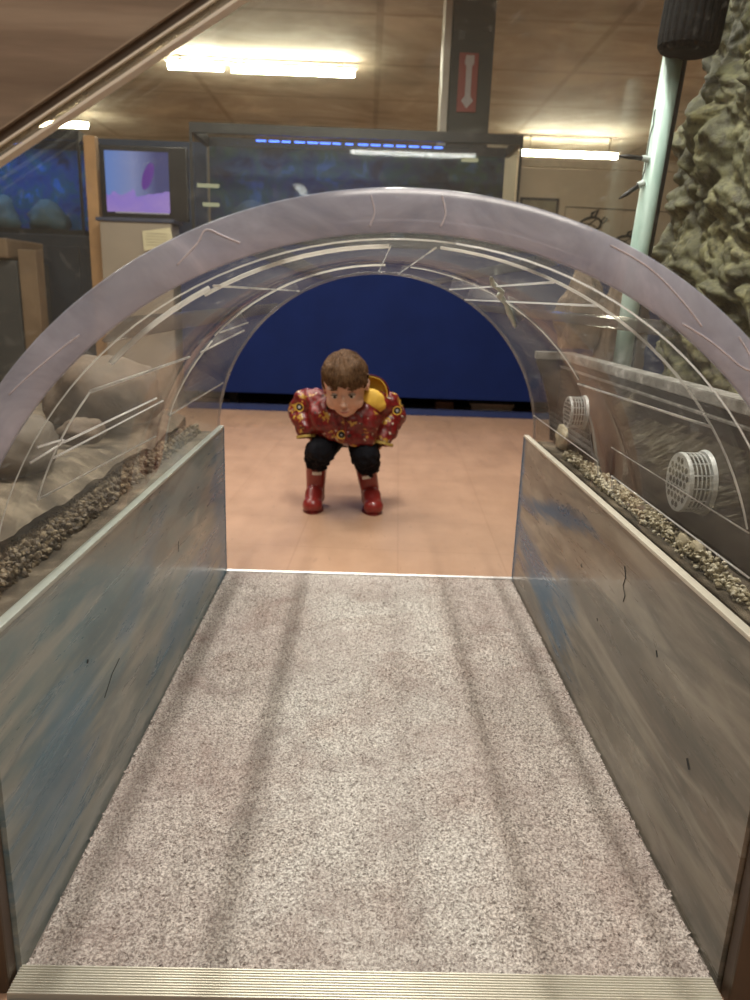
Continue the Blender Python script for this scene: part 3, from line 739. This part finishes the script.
M_cab = simple('dark_cabinet', (.016, .022, .032), .5, var=.5, scale=6)
cb = thing('aquarium_cabinet', 'dark navy cabinet carrying the bright blue aquarium at the far left', 'cabinet', (-2.4, 5.1, -.012))
obj('body', box(-3.0, -1.22, 4.92, 5.40, -.0115, 1.018, bev=.006), M_cab, cb)
for x in (-2.95, -2.37, -1.79): obj('door', box(x, x+.54, 4.905, 4.919, .06, .95, bev=.004), M_cab, cb)

# back screen board behind everything
top(obj('display_wall', box(-3.6, -1.13, 5.42, 5.46, -.0115, 1.66), simple('bluegrey_board', (.05, .075, .13), .6, var=.4, scale=3)),
    'blue grey partition board behind the television and the wooden post', 'partition')

# wooden post
top(obj('wooden_post', box(-1.735, -1.665, 4.84, 4.90, -.0115, 1.575, bev=.004), simple('orange_pine', (.42, .24, .11), .55, var=.3, scale=9)),
    'square orange brown wooden post left of the television', 'post')

# television
tv = thing('television', 'flat television showing a violet and blue sea picture, left of the tunnel top', 'television', (-1.40, 4.84, 1.115))
obj('casing', box(-1.645, -1.125, 4.83, 4.87, 1.112, 1.525, bev=.006), simple('tv_black', (.01, .011, .014), .3), tv)
t = MT('screen_picture'); g = t.n('ShaderNodeNewGeometry'); sp = t.n('ShaderNodeSeparateXYZ'); t.nt.links.new(g.outputs['Position'], sp.inputs[0])
X_, Z_ = sp.outputs[0], sp.outputs[2]
nz_ = t.noise(t.coord((1, 1, 1)), 7, 3, .5)
skyc = t.ramp(t.math('MULTIPLY_ADD', X_, 3.2, 1.62*3.2), [(0, (.22, .38, .95)), (.55, (.38, .42, .78)), (1, (.12, .12, .30))])
hgt = t.math('ADD', t.math('MULTIPLY', nz_, .22), 1.165)
sandm = t.math('LESS_THAN', Z_, hgt)
pic = t.mix(sandm, skyc, t.mix(nz_, (.30, .20, 1.0), (.75, .48, .95)))
# a darker fish shape hanging in the picture
m = t.n('ShaderNodeMapping'); m.vector_type = 'TEXTURE'; t.nt.links.new(g.outputs['Position'], m.inputs[0])
m.inputs['Location'].default_value = (-1.36, 4.83, 1.36); m.inputs['Rotation'].default_value = (0, .35, 0); m.inputs['Scale'].default_value = (.03, 1, .08)
ln = t.n('ShaderNodeVectorMath', operation='LENGTH'); t.nt.links.new(m.outputs[0], ln.inputs[0])
pic = t.mix(t.math('LESS_THAN', ln.outputs['Value'], 1.0), pic, (.22, .08, .45))
e = t.n('ShaderNodeEmission'); t.nt.links.new(pic, e.inputs[0]); e.inputs[1].default_value = .34
M_screen = t.done(e.outputs[0])
obj('screen', box(-1.612, -1.235, 4.8285, 4.8297, 1.155, 1.495), M_screen, tv, label='lit screen with violet sea picture')
obj('screen_bar', box(-1.56, -1.24, 4.826, 4.8283, 1.148, 1.156), simple('silver_bar', (.6, .6, .7), .3, .5), tv)
ts = thing('television_stand', 'beige stand under the television', 'stand', (-1.45, 4.8, -.012))
obj('cabinet', box(-1.62, -1.20, 4.70, 4.90, -.0115, 1.09, bev=.006), simple('beige_paint', (.30, .25, .20), .6, var=.2, scale=4), ts)
obj('shelf', box(-1.64, -1.18, 4.69, 4.90, 1.0905, 1.1115, bev=.004), simple('stand_top', (.04, .05, .09), .5), ts)
# small paper notice
pn = thing('notice_card', 'small pale yellow printed card standing behind the left shoulder of the arch', 'card', (-1.29, 4.60, .93))
bm = prism([(-1.36, .93), (-1.18, .955), (-1.20, 1.065), (-1.365, 1.04)], 'y', 4.680, 4.6885); obj('card', bm, simple('card_yellow', (.62, .56, .38), .7, var=.1), pn)
bm = bmesh.new()
for k in range(5): bx(bm, -1.345, -1.22, 4.6785, 4.6798, .962+k*.016, .965+k*.016)
obj('print_lines', bm, simple('print_grey', (.25, .22, .16), .7), pn)
M_lab = emis('label_lamp', (.9, .85, .55), .24)
for (x, z, w_, lab) in ((-1.06, 1.305, .13, 'small lit yellow label on the frame left of the wide aquarium'), (-1.03, 1.20, .10, 'lower small lit label left of the wide aquarium'), (.50, 1.50, .10, 'small lit yellow label high on the right of the wide aquarium')):
    top(obj('lit_label', box(x, x+w_, 4.788, 4.7975, z, z+.022, bev=.003), M_lab), lab, 'label', 'lit labels by the wide aquarium')

# crate at far left
M_cr = simple('crate_brown', (.15, .10, .06), .7, var=.5, scale=7); M_cr2 = simple('crate_dark', (.035, .038, .04), .7, var=.4, scale=6)
cr = thing('wooden_crate', 'dark bin with brown wooden lid and corner boards at the far left', 'crate', (-2.25, 4.5, -.012))
obj('body', box(-2.58, -1.97, 4.35, 4.78, -.0115, .84, bev=.006), M_cr2, cr)
obj('lid', box(-2.60, -2.00, 4.32, 4.80, .85, .955, bev=.01), M_cr, cr)
obj('corner_board', box(-1.965, -1.865, 4.36, 4.46, -.0115, .90, bev=.005), M_cr, cr)
obj('corner_board', box(-2.64, -2.585, 4.36, 4.46, -.0115, .84, bev=.005), M_cr, cr)

# column with red sign
M_col = simple('dark_green_column', (.030, .036, .032), .55, var=.35, scale=6)
col = thing('column', 'dark green black column rising to the ceiling behind the wide aquarium', 'column', (.52, 5.5, -.012))
obj('shaft', box(.455, .72, 5.30, 5.52, -.0115, 2.619, bev=.004), M_col, col)
obj('edge_strip', box(.405, .450, 5.32, 5.50, -.0115, 2.619, bev=.004), simple('column_edge', (.55, .50, .42), .5, var=.15), col, label='cream edge strip')
sg = thing('fire_sign', 'narrow upright red sign with white marks on the dark column', 'sign', (.575, 5.292, 1.88))
obj('plate', box(.505, .628, 5.288, 5.2985, 1.875, 2.215, bev=.003), simple('sign_red', (.26, .05, .04), .5, var=.1), sg)
P = [(.548, 2.20), (.600, 2.20), (.600, 2.155), (.588, 2.14), (.588, 1.97), (.607, 1.94), (.566, 1.895), (.530, 1.94), (.552, 1.97), (.552, 2.14), (.540, 2.155)]
obj('white_mark', prism(P, 'y', 5.2845, 5.2875), simple('sign_white', (.42, .38, .37), .5, var=.1), sg)

# beige board with sketches
bd = thing('information_board', 'beige board with a small dark framed picture and black turtle sketches by the pipe', 'board', (1.35, 4.9, 1.031))
M_beige = simple('board_beige', (.36, .29, .20), .7, var=.15, scale=3)
obj('panel', box(.875, 2.05, 4.90, 4.93, 1.031, 1.50, bev=.004), M_beige, bd)
for x in (.95, 1.95): obj('foot', box(x, x+.03, 4.932, 5.06, 1.031, 1.06, bev=.002), M_beige, bd)
obj('upper_panel', box(.875, 2.05, 4.905, 4.93, 1.506, 1.55, bev=.003), simple('board_upper', (.40, .33, .23), .7), bd)
bm = bmesh.new()
for q in ((.885, 1.125, 1.315, 1.33), (.885, 1.125, 1.225, 1.24), (.885, .90, 1.24, 1.315), (1.11, 1.125, 1.24, 1.315)): bx(bm, q[0], q[1], 4.892, 4.899, q[2], q[3])
fr = obj('picture_frame', bm, M_black, bd)
obj('picture', box(.90, 1.11, 4.8945, 4.8985, 1.24, 1.315), simple('picture_olive', (.16, .14, .09), .5, var=.6, scale=14), bd)
def ink(pts, r=.0035): b = bmesh.new(); tube(b, [(x, 4.8975, z) for x, z in pts], r, 6); obj('sketch_line', b, M_black, bd)
ink([(1.17, 1.02), (1.17, 1.285), (1.90, 1.275)], .0028)
def turtle(cx, cz, s, a):
    ca, sa = math.cos(a), math.sin(a)
    def T(p): return (cx+s*(p[0]*ca-p[1]*sa), cz+s*(p[0]*sa+p[1]*ca))
    ink([T((math.cos(q), .6*math.sin(q))) for q in [2*PI*i/20 for i in range(21)]], .007)
    ink([T(p) for p in ((1, .1), (1.35, .35), (1.6, .2), (1.35, 0), (1, -.1))], .004)
    ink([T(p) for p in ((.5, .5), (.9, 1.1), (.3, .9), (.2, .6))], .008); ink([T(p) for p in ((.4, -.5), (.6, -1.1), (.1, -.7))], .008)
    ink([T(p) for p in ((-.6, -.4), (-1.1, -.8), (-.9, -.2))], .008); ink([T(p) for p in ((-.7, .3), (0, .1), (.6, .35))], .003)
    ink([T(p) for p in ((-.5, -.3), (0, .1), (.5, -.3))], .003)
turtle(1.33, 1.185, .07, .25); turtle(1.56, 1.09, .065, .1)

# ---- fluorescent lamps on the ceiling
M_fl = emis('fluorescent', (1, .90, .70), 60)
def lamp(x0, x1, y, z, lab):
    d = thing('ceiling_lamp', lab, 'lamp', ((x0+x1)/2, y, z), 'fluorescent ceiling lamps')
    b = bmesh.new(); tube(b, [(x0, y, z), (x1, y, z)], .028, 14); obj('lamp_tube', b, M_fl, d, smooth=True, label='glowing tube')
    b = bmesh.new(); bx(b, x0-.03, x1+.03, y-.022, y+.022, z+.032, z+.052, bev=.006)
    for x in (x0+.1, x1-.1): tube(b, [(x, y, z+.052), (x, y, 2.619)], .008, 8)
    obj('housing', b, simple('lamp_housing', (.5, .46, .4), .5), d)
lamp(-1.77, -1.31, 7.10, 2.54, 'short glowing fluorescent ceiling lamp left of the long one')
lamp(-1.24, -.20, 7.13, 2.54, 'long glowing fluorescent ceiling lamp at the top centre')
lamp(1.75, 2.90, 9.70, 2.42, 'glowing fluorescent lamp low at the right behind the aquarium wall')
lamp(-3.9, -3.25, 9.3, 2.46, 'small glowing lamp at the far left just under the lid edge')

# ================================================================== THE CHILD
t = MT('skin'); v = t.coord(); n1 = t.noise(v, 60, 4, .5)
M_skin = t.done(t.bsdf(t.mix(n1, (.56, .33, .24), (.66, .41, .31)), .5, 0, None, .35))
pb = Blob()
HC = Vector((-.092, 2.435, .441))
RH = Matrix.Rotation(math.radians(-4), 3, 'Y') @ Matrix.Rotation(math.radians(-5), 3, 'Z') @ Matrix.Rotation(math.radians(21), 3, 'X')
def H(p): return HC + RH @ Vector(p)
def hb(p, r, sub=3): ball(pb, H(p), r, sub, RH)
hb((0, .008, .022), (.072, .086, .076)); hb((0, -.012, -.020), (.062, .066, .066))
hb((0, -.030, -.062), (.040, .036, .034)); hb((0, -.052, -.078), (.017, .014, .013))          # jaw, chin
for s in (-1, 1):
    hb((s*.036, -.044, -.040), (.025, .022, .026)); hb((s*.033, -.062, .016), (.022, .012, .008))  # cheeks, brow
    hb((s*.070, .010, -.012), (.007, .014, .021), 2); hb((s*.074, .015, -.008), (.005, .012, .017), 2)  # ears
    hb((s*.0075, -.083, -.034), (.006, .007, .005), 2)
hb((0, -.086, -.031), (.0085, .010, .0075), 2); hb((0, -.078, -.018), (.006, .009, .017), 2)   # nose
hb((0, -.074, -.056), (.017, .009, .0045), 2); hb((0, -.072, -.063), (.014, .009, .005), 2)   # lips
chain(pb, [(-.088, 2.47, .39, .036), (-.086, 2.53, .355, .040)])                              # neck
chain(pb, [(-.086, 2.55, .345, .070), (-.085, 2.64, .30, .072), (-.085, 2.71, .265, .072)], 3)  # trunk
for s, sh, el, wr in ((-1, (-.185, 2.545, .350), (-.245, 2.60, .315), (-.213, 2.555, .268)), (1, (.015, 2.545, .350), (.078, 2.60, .305), (.038, 2.555, .250))):
    chain(pb, [(-.086, 2.55, .35, .045), (*sh, .036), (*el, .026), (*wr, .020)])
    w_ = Vector(wr); pd = Vector((-s*.25, -.30, -.92)).normalized(); sd = Vector((s*.3, -.9, .2)).normalized()
    sd = (sd-pd*sd.dot(pd)).normalized(); nd = pd.cross(sd)
    for k in range(4):                                       # palm and four fingers, curled on the thigh
        b0 = w_ + pd*.012 + sd*(.011-.0075*k); b1 = w_ + pd*.036 + sd*(.012-.008*k)
        chain(pb, [(*b0, .009), (*b1, .0072)], 1)
        L = (.016, .019, .018, .014)[k]
        c1 = b1 + (pd*.9+nd*s*.3)*L*.6; c2 = c1 + (pd*.6+nd*s*.7)*L*.45; c3 = c2+(pd*.3+nd*s*.9)*L*.35
        chain(pb, [(*b1, .0058), (*c1, .0052), (*c2, .0048), (*c3, .0042)], 1)
    th0 = w_ + pd*.014 + sd*.014; th1 = th0 + (pd*.5+sd*.8)*.018; th2 = th1+(pd*.8+sd*.3)*.013
    chain(pb, [(*th0, .0075), (*th1, .0062), (*th2, .0048)], 1)
legs = (((-.135, 2.69, .25), (-.168, 2.47, .205), (-.190, 2.585, .060), (-.196, 2.50, .014)), ((-.040, 2.69, .25), (-.022, 2.475, .195), (.004, 2.59, .060), (.014, 2.505, .014)))
for hp, kn, an, to in legs:
    chain(pb, [(*hp, .048), (kn[0], kn[1]+.012, kn[2], .031), (an[0], 2.568, .150, .024), (an[0], 2.574, .105, .022), (*an, .022)], 2)
    chain(pb, [(*an, .022), (an[0], an[1]+.01, .016, .018), (*to, .015)], 2)
me = blob(pb, .0034, 3)
child = link_mesh('person', me, M_skin, smooth=True)
top(child, 'small child in maroon raincoat and red boots, bending forward and facing the camera', 'person')

# eyes, brows, mouth
M_eye = simple('eye_white', (.62, .58, .54), .2, var=.05); M_iris = simple('iris_brown', (.035, .02, .012), .15, var=.2)
M_hair = None
t = MT('hair_brown'); v = t.coord((1, 1, 1), (0, 0, 0)); n1 = t.noise(t.coord((3.2, 1, .7)), 120, 3, .6); n2 = t.noise(v, 18, 3, .5)
c = t.ramp(n1, [(.3, (.022, .010, .004)), (.5, (.060, .029, .013)), (.72, (.15, .08, .038))]); c = t.mix(t.ramp(n2, [(.4, (0,)*3), (.7, (.4,)*3)]), c, (.15, .08, .038))
M_hair = t.done(t.bsdf(c, .6, 0, t.bump(n1, .5, .004), .15))
for s in (-1, 1):
    b = bmesh.new(); ball(b, H((s*.0275, -.0655, -.006)), .0110, 3); ey = obj('eye', b, M_eye, child, smooth=True)
    b = bmesh.new(); ball(b, H((s*.0270, -.0722, -.0065)), .0058, 3); obj('iris', b, M_iris, ey, smooth=True)
    b = bmesh.new(); tube(b, [H((s*(.0275+.013*q), -.0775+.008*q*q, -.0015+.0025*(1-q*q))) for q in (-1, -.6, -.2, .2, .6, 1)], [.0006, .0011, .0013, .0013, .0012, .0006], 6); obj('upper_lash', b, M_iris, ey)
    b = bmesh.new(); tube(b, [H((s*(.028+.016*q), -.0770+.009*q*q+.002*q, .0155+.0035*(1-q*q)-.001*q)) for q in (-1, -.6, -.2, .2, .6, 1)], [.0009, .0018, .0021, .002, .0015, .0007], 6); obj('eyebrow', b, M_hair, child)
b = bmesh.new(); tube(b, [H((.0165*q, -.0835+.009*q*q, -.0595+.002*q*q)) for q in (-1, -.66, -.33, 0, .33, .66, 1)], [.0006, .0017, .0025, .0028, .0025, .0017, .0006], 8)
obj('lips', b, simple('lips', (.40, .13, .11), .4, var=.1), child, smooth=True)

# hair: a cap with tapering locks combed forward over the brow
hbm = Blob()
def hh(p, r): ball(hbm, H(p), r, 3, RH)
hh((0, .014, .030), (.0745, .088, .073)); hh((0, -.012, .056), (.062, .068, .046)); hh((0, .030, .0), (.0725, .075, .070))
for s in (-1, 1): hh((s*.062, -.006, .016), (.012, .028, .028))
random.seed(21)
for k in range(150):   # locks along the scalp, curving with it
    a = random.uniform(-1.25, 1.25); st0 = random.uniform(.05, .75)
    pts_ = []
    for i in range(5):
        u = st0 + i*.17
        th = u*1.38; x = math.sin(a*.9)*.079*math.sin(min(th+.25, 1.5)); z = .028 + .075*math.cos(th); y = -.004 - .085*math.sin(th)*math.cos(a*.9)
        sweep = .012*i*.3
        pts_.append((*H((x+sweep*.6, y, max(z, .018 if abs(a) < .9 else -.01))), max(.0012, .0058*(1-i/5.2))))
    chain(hbm, pts_, 1)
for k in range(0):  # none
    a = random.uniform(0, 2*PI); e0 = random.uniform(.1, 1.2); p0 = Vector((math.cos(a)*math.sin(e0)*.077, .014+math.sin(a)*math.sin(e0)*.089, .036+.078*math.cos(e0)))
    e1 = e0+.45; a1 = a+.25; p1 = Vector((math.cos(a1)*math.sin(e1)*.081, .014+math.sin(a1)*math.sin(e1)*.093, .036+.080*math.cos(e1)))
    if p1.y < -.03 and p1.z < .03: continue
    chain(hbm, [(*H(p0), .0055), (*H(p1), .0018)], 1)
def cut_face(co, no):
    q = RH.transposed() @ (co-HC)
    return co
def lockwave(co, no):
    q = RH.transposed() @ (co-HC); az = math.atan2(q.x+.01, -(q.y-.03)); r_ = math.sqrt(q.x*q.x+q.y*q.y)
    k = noise.noise(Vector((az*11, r_*16, q.z*14))) + .6*noise.noise(Vector((az*26, r_*25, q.z*18+4)))
    big = noise.noise(Vector((q.x*34+2, q.y*30, q.z*36)))
    return co + no*(k*.0050 + big*.0050)
me = blob(hbm, .0026, 1, lockwave)
bm = bmesh.new(); bm.from_mesh(me)
RT = RH.transposed(); dele = []
for v in bm.verts:
    q = RT @ (v.co-HC)
    edge = .027 + .006*math.sin(q.x*95+1) - .005*math.sin(q.x*230) - .14*q.x + .010*noise.noise(Vector((q.x*150, 3, 1)))
    if (q.y < -.035 and q.z < edge) or (q.z < -.004 and q.y < .016) or q.z < -.055: dele.append(v)
bmesh.ops.delete(bm, geom=dele, context='VERTS')
me2 = bpy.data.meshes.new('hair'); bm.to_mesh(me2); bm.free()
link_mesh('hair', me2, M_hair, child, smooth=True)

# raincoat
t = MT('raincoat_print'); v = t.coord(); 
base_n = t.noise(v, 12, 3, .5)
c = t.mix(base_n, (.08, .004, .005), (.135, .008, .008))
vv = t.n('ShaderNodeMapping'); t.set(vv.inputs[0], v)
dn = t.n('ShaderNodeTexNoise'); t.set(dn.inputs['Vector'], v); dn.inputs['Scale'].default_value = 55
va = t.n('ShaderNodeVectorMath', operation='MULTIPLY_ADD'); t.nt.links.new(dn.outputs['Color'], va.inputs[0]); va.inputs[1].default_value = (.035,)*3; t.nt.links.new(v, va.inputs[2])
v1 = t.vor(va.outputs[0], 19); c = t.mix(t.math('LESS_THAN', v1.outputs['Distance'], .34), c, (.42, .24, .04))
c = t.mix(t.math('LESS_THAN', t.noise(v, 75, 2, .5), .50), c, t.mix(base_n, (.12, .006, .007), (.21, .012, .012)))
v1b = t.vor(va.outputs[0], 31); c = t.mix(t.math('LESS_THAN', v1b.outputs['Distance'], .17), c, (.45, .38, .30))
v1c = t.vor(va.outputs[0], 37); c = t.mix(t.math('LESS_THAN', v1c.outputs['Distance'], .18), c, (.03, .022, .02))
g = t.n('ShaderNodeNewGeometry')
for (wx, wz) in ((.083, .350), (-.245, .352), (.105, .375), (-.10, .275)):
    m = t.n('ShaderNodeMapping'); m.vector_type = 'TEXTURE'; t.nt.links.new(g.outputs['Position'], m.inputs[0]); m.inputs['Location'].default_value = (wx, 2.5, wz); m.inputs['Scale'].default_value = (.0125, .2, .0125)
    ln = t.n('ShaderNodeVectorMath', operation='LENGTH'); t.nt.links.new(m.outputs[0], ln.inputs[0]); L = ln.outputs['Value']
    c = t.mix(t.math('LESS_THAN', L, 1.25), c, (.66, .42, .06)); c = t.mix(t.math('LESS_THAN', L, .95), c, (.015, .013, .013)); c = t.mix(t.math('LESS_THAN', L, .42), c, (.45, .47, .50))
M_coat = t.done(t.bsdf(c, .34, 0, t.bump(t.noise(v, 40, 3, .6), .35, .006), .5))
cb_ = Blob()
chain(cb_, [(-.088, 2.70, .280, .100), (-.088, 2.60, .310, .100), (-.088, 2.52, .332, .088)], 3)
chain(cb_, [(-.150, 2.49, .325, .068), (-.030, 2.49, .325, .068)], 3)
chain(cb_, [(-.150, 2.50, .300, .055), (-.030, 2.50, .285, .058)], 3)
chain(cb_, [(-.150, 2.475, .282, .030), (-.085, 2.455, .270, .034), (-.015, 2.475, .262, .034)], 2)  # hem
for sh, md, el, wr in (((-.180, 2.52, .362), (-.232, 2.535, .372), (-.246, 2.545, .335), (-.222, 2.505, .278)), ((.010, 2.52, .362), (.058, 2.535, .372), (.076, 2.545, .328), (.044, 2.505, .262))):
    chain(cb_, [(*sh, .052), (*md, .040), (*el, .043), (*wr, .036)], 2)
def wrinkle(co, no):
    k = noise.fractal(Vector((co.x*26, co.y*20, co.z*34)), 1, 2, 3)*.0042 + .0025*math.sin(co.x*130+co.z*60+3*noise.noise(co*18))
    return co + no*k
me = blob(cb_, .0055, 6, wrinkle)
coat = link_mesh('raincoat', me, M_coat, child, smooth=True)
M_cuff = simple('cuff_yellow', (.34, .23, .05), .7)
M_lin = simple('yellow_lining', (.66, .40, .05), .7, var=.15, scale=30)
for wr, ax in (((-.222, 2.500, .268), (.12, -.25, -1)), ((.044, 2.500, .252), (-.22, -.25, -1))):
    b = bmesh.new(); A = Vector(ax).normalized(); P0 = Vector(wr)+A*.010; u_ = A.cross(Vector((0, 1, 0))).normalized(); v_ = A.cross(u_)
    rows = [[b.verts.new(P0+A*h_+(u_*math.cos(2*PI*k/32)+v_*math.sin(2*PI*k/32)*.85)*(r_+.0018*math.sin(5*2*PI*k/32))) for k in range(32)] for r_, h_ in ((.032, 0), (.0325, .007), (.0328, .0095), (.030, .0090), (.027, .002))]
    for r0, r1 in zip(rows, rows[1:]):
        for k in range(32): b.faces.new((r0[k], r0[(k+1) % 32], r1[(k+1) % 32], r1[k]))
    obj('cuff', b, M_cuff, coat, smooth=True, label='yellow edged sleeve cuff')
# placket
b = bmesh.new(); tube(b, [(-.088, 2.412, .335), (-.087, 2.408, .315), (-.086, 2.412, .290), (-.084, 2.420, .262)], .004, 8)
obj('placket', b, simple('placket_dark', (.14, .008, .008), .4), coat, smooth=True)
# collar
b = bmesh.new(); tube(b, [Vector((-.090+.066*math.cos(a), 2.485+.052*math.sin(a), .362+.018*math.sin(a))) for a in [PI+PI*i/16 for i in range(17)]], [.006]+[.014]*15+[.006], 12)
obj('collar', b, M_coat, coat, smooth=True)
# hood, a bowl lying behind the neck and standing up on the right, lined yellow
def bowl(c_, r, d_ax, k, ang, name, m, parent, lab=None):
    D = Vector(d_ax).normalized(); U = D.cross(Vector((0, 0, 1))).normalized(); Vv = U.cross(D)
    b = bmesh.new(); rows = []
    for j in range(15):
        th = math.radians(3+(ang-3)*j/14)
        rows.append([b.verts.new(Vector(c_) - D*r[1]*k*math.cos(th) + U*r[0]*k*math.sin(th)*math.cos(a) + Vv*r[2]*k*math.sin(th)*math.sin(a)*(1+.05*math.sin(3*a))) for a in [2*PI*i/40 for i in range(40)]])
    for A, B in zip(rows, rows[1:]):
        for i in range(40): b.faces.new((A[i], A[(i+1) % 40], B[(i+1) % 40], B[i]))
    b.faces.new(rows[0])
    o = obj(name, b, m, parent, smooth=True, label=lab)
    so = o.modifiers.new('thick', 'SOLIDIFY'); so.thickness = .0022; so.offset = 0
    return o
hood = bowl((-.026, 2.500, .404), (.080, .055, .066), (.10, -1, .22), 1.0, 96, 'hood', M_coat, coat)
bowl((-.026, 2.4965, .404), (.080, .055, .066), (.10, -1, .22), .925, 92, 'hood_lining', M_lin, hood, 'bright yellow hood lining')
b = Blob()
ball(b, (-.002, 2.468, .385), (.042, .022, .040), 3, Matrix.Rotation(.5, 3, 'Y')); ball(b, (.015, 2.47, .372), (.030, .020, .024), 3)
me = blob(b, .004, 3, lambda co, no: co+no*.0025*noise.noise(co*45)); link_mesh('hood_fold', me, M_lin, hood, smooth=True, label='folded yellow lining')

# trousers
M_tr = simple('black_cloth', (.006, .006, .009), .85, var=.4, scale=80, spec=.15)
tb = Blob()
chain(tb, [(-.135, 2.66, .255, .066), (-.040, 2.66, .255, .066)], 2)
ends = []
for (hp, kn, an, to), hem in zip(legs, ((-.184, 2.545, .166), (-.012, 2.548, .153))):
    chain(tb, [(*hp, .060), (kn[0], kn[1]+.006, kn[2]+.006, .049), (hem[0], hem[1]-.018, hem[2]+.030, .047), (*hem, .043)], 2)
def ruffle(co, no):
    k = max(0, min(1, (.215-co.z)/.05)); f = .0075*noise.noise(Vector((co.x*60, co.y*60, co.z*40))) + .0035*noise.noise(co*120)
    return co + no*(f*(.4+1.4*k))
me = blob(tb, .0045, 3, ruffle); link_mesh('trousers', me, M_tr, child, smooth=True)

# boots
M_boot = simple('red_rubber', (.22, .020, .017), .30, var=.12, scale=15, coat=.3)
M_sole = simple('red_sole', (.16, .018, .015), .5)
M_patch = simple('white_patch', (.72, .70, .66), .5, var=.1)
for (topc, an, heel, toe, pt) in (((-.1895, 2.566, .146), (-.192, 2.578, .060), (-.192, 2.590, .020), (-.197, 2.505, .013), 0), ((-.017, 2.570, .140), (.000, 2.580, .060), (.003, 2.592, .020), (.014, 2.508, .013), 1)):
    b = Blob()
    chain(b, [(*topc, .0375), ((topc[0]+an[0])/2, (topc[1]+an[1])/2, .098, .0355), (*an, .0335)], 3)
    chain(b, [(*an, .0335), (*heel, .0325)], 3)
    chain(b, [(an[0]*.5+toe[0]*.5, 2.545, .040, .0335), (*toe, .030)], 3)
    ball(b, (toe[0], toe[1]-.002, toe[2]), (.0355, .036, .031), 3)
    me = blob(b, .0035, 5, lambda co, no: Vector((co.x, co.y, max(co.z, -.0105))))
    bt = link_mesh('boot', me, M_boot, child, smooth=True)
    # sole following the foot
    b = bmesh.new(); sole = []
    for i in range(28):
        a = 2*PI*i/28; s_y = math.sin(a); cx_ = heel[0]+(toe[0]-heel[0])*(.5-.5*s_y)
        wd = .0372 if s_y < -.2 else .031
        sole.append((cx_+wd*math.cos(a), (heel[1]+toe[1])/2-.002+s_y*.080))
    P2 = prism(sole, 'z', -.0118, -.0075); bmesh.ops.bevel(P2, geom=P2.edges[:], offset=.001, segments=2, affect='EDGES')
    obj('sole', P2, M_sole, bt)
    fy = topc[1]-.0375-.0015; px0 = topc[0]+(.004 if pt == 0 else .006)
    b = bmesh.new(); rows = []
    for zz in (-.0055, .0055):
        rows.append([b.verts.new((topc[0]+.0395*math.sin(q)+(0.001 if pt else 0), topc[1]-.0395*math.cos(q), .119-pt*.010+zz+ (q*.006 if pt else 0))) for q in [(-.42+.14*i)+.12 for i in range(7)]])
    for i in range(6): b.faces.new((rows[0][i], rows[0][i+1], rows[1][i+1], rows[1][i]))
    o = obj('patch', b, M_patch, bt, label='white rectangular patch'); so = o.modifiers.new('t', 'SOLIDIFY'); so.thickness = .0015; so.offset = 0
    b = bmesh.new(); tube(b, [(topc[0]+.036*math.cos(a), topc[1]+.036*math.sin(a), topc[2]-.004) for a in [2*PI*i/32 for i in range(33)]], .0025, 8, cap=False); obj('top_band', b, M_sole, bt, smooth=True)

for o in bpy.data.objects:
    if 'wl' in o: del o['wl']
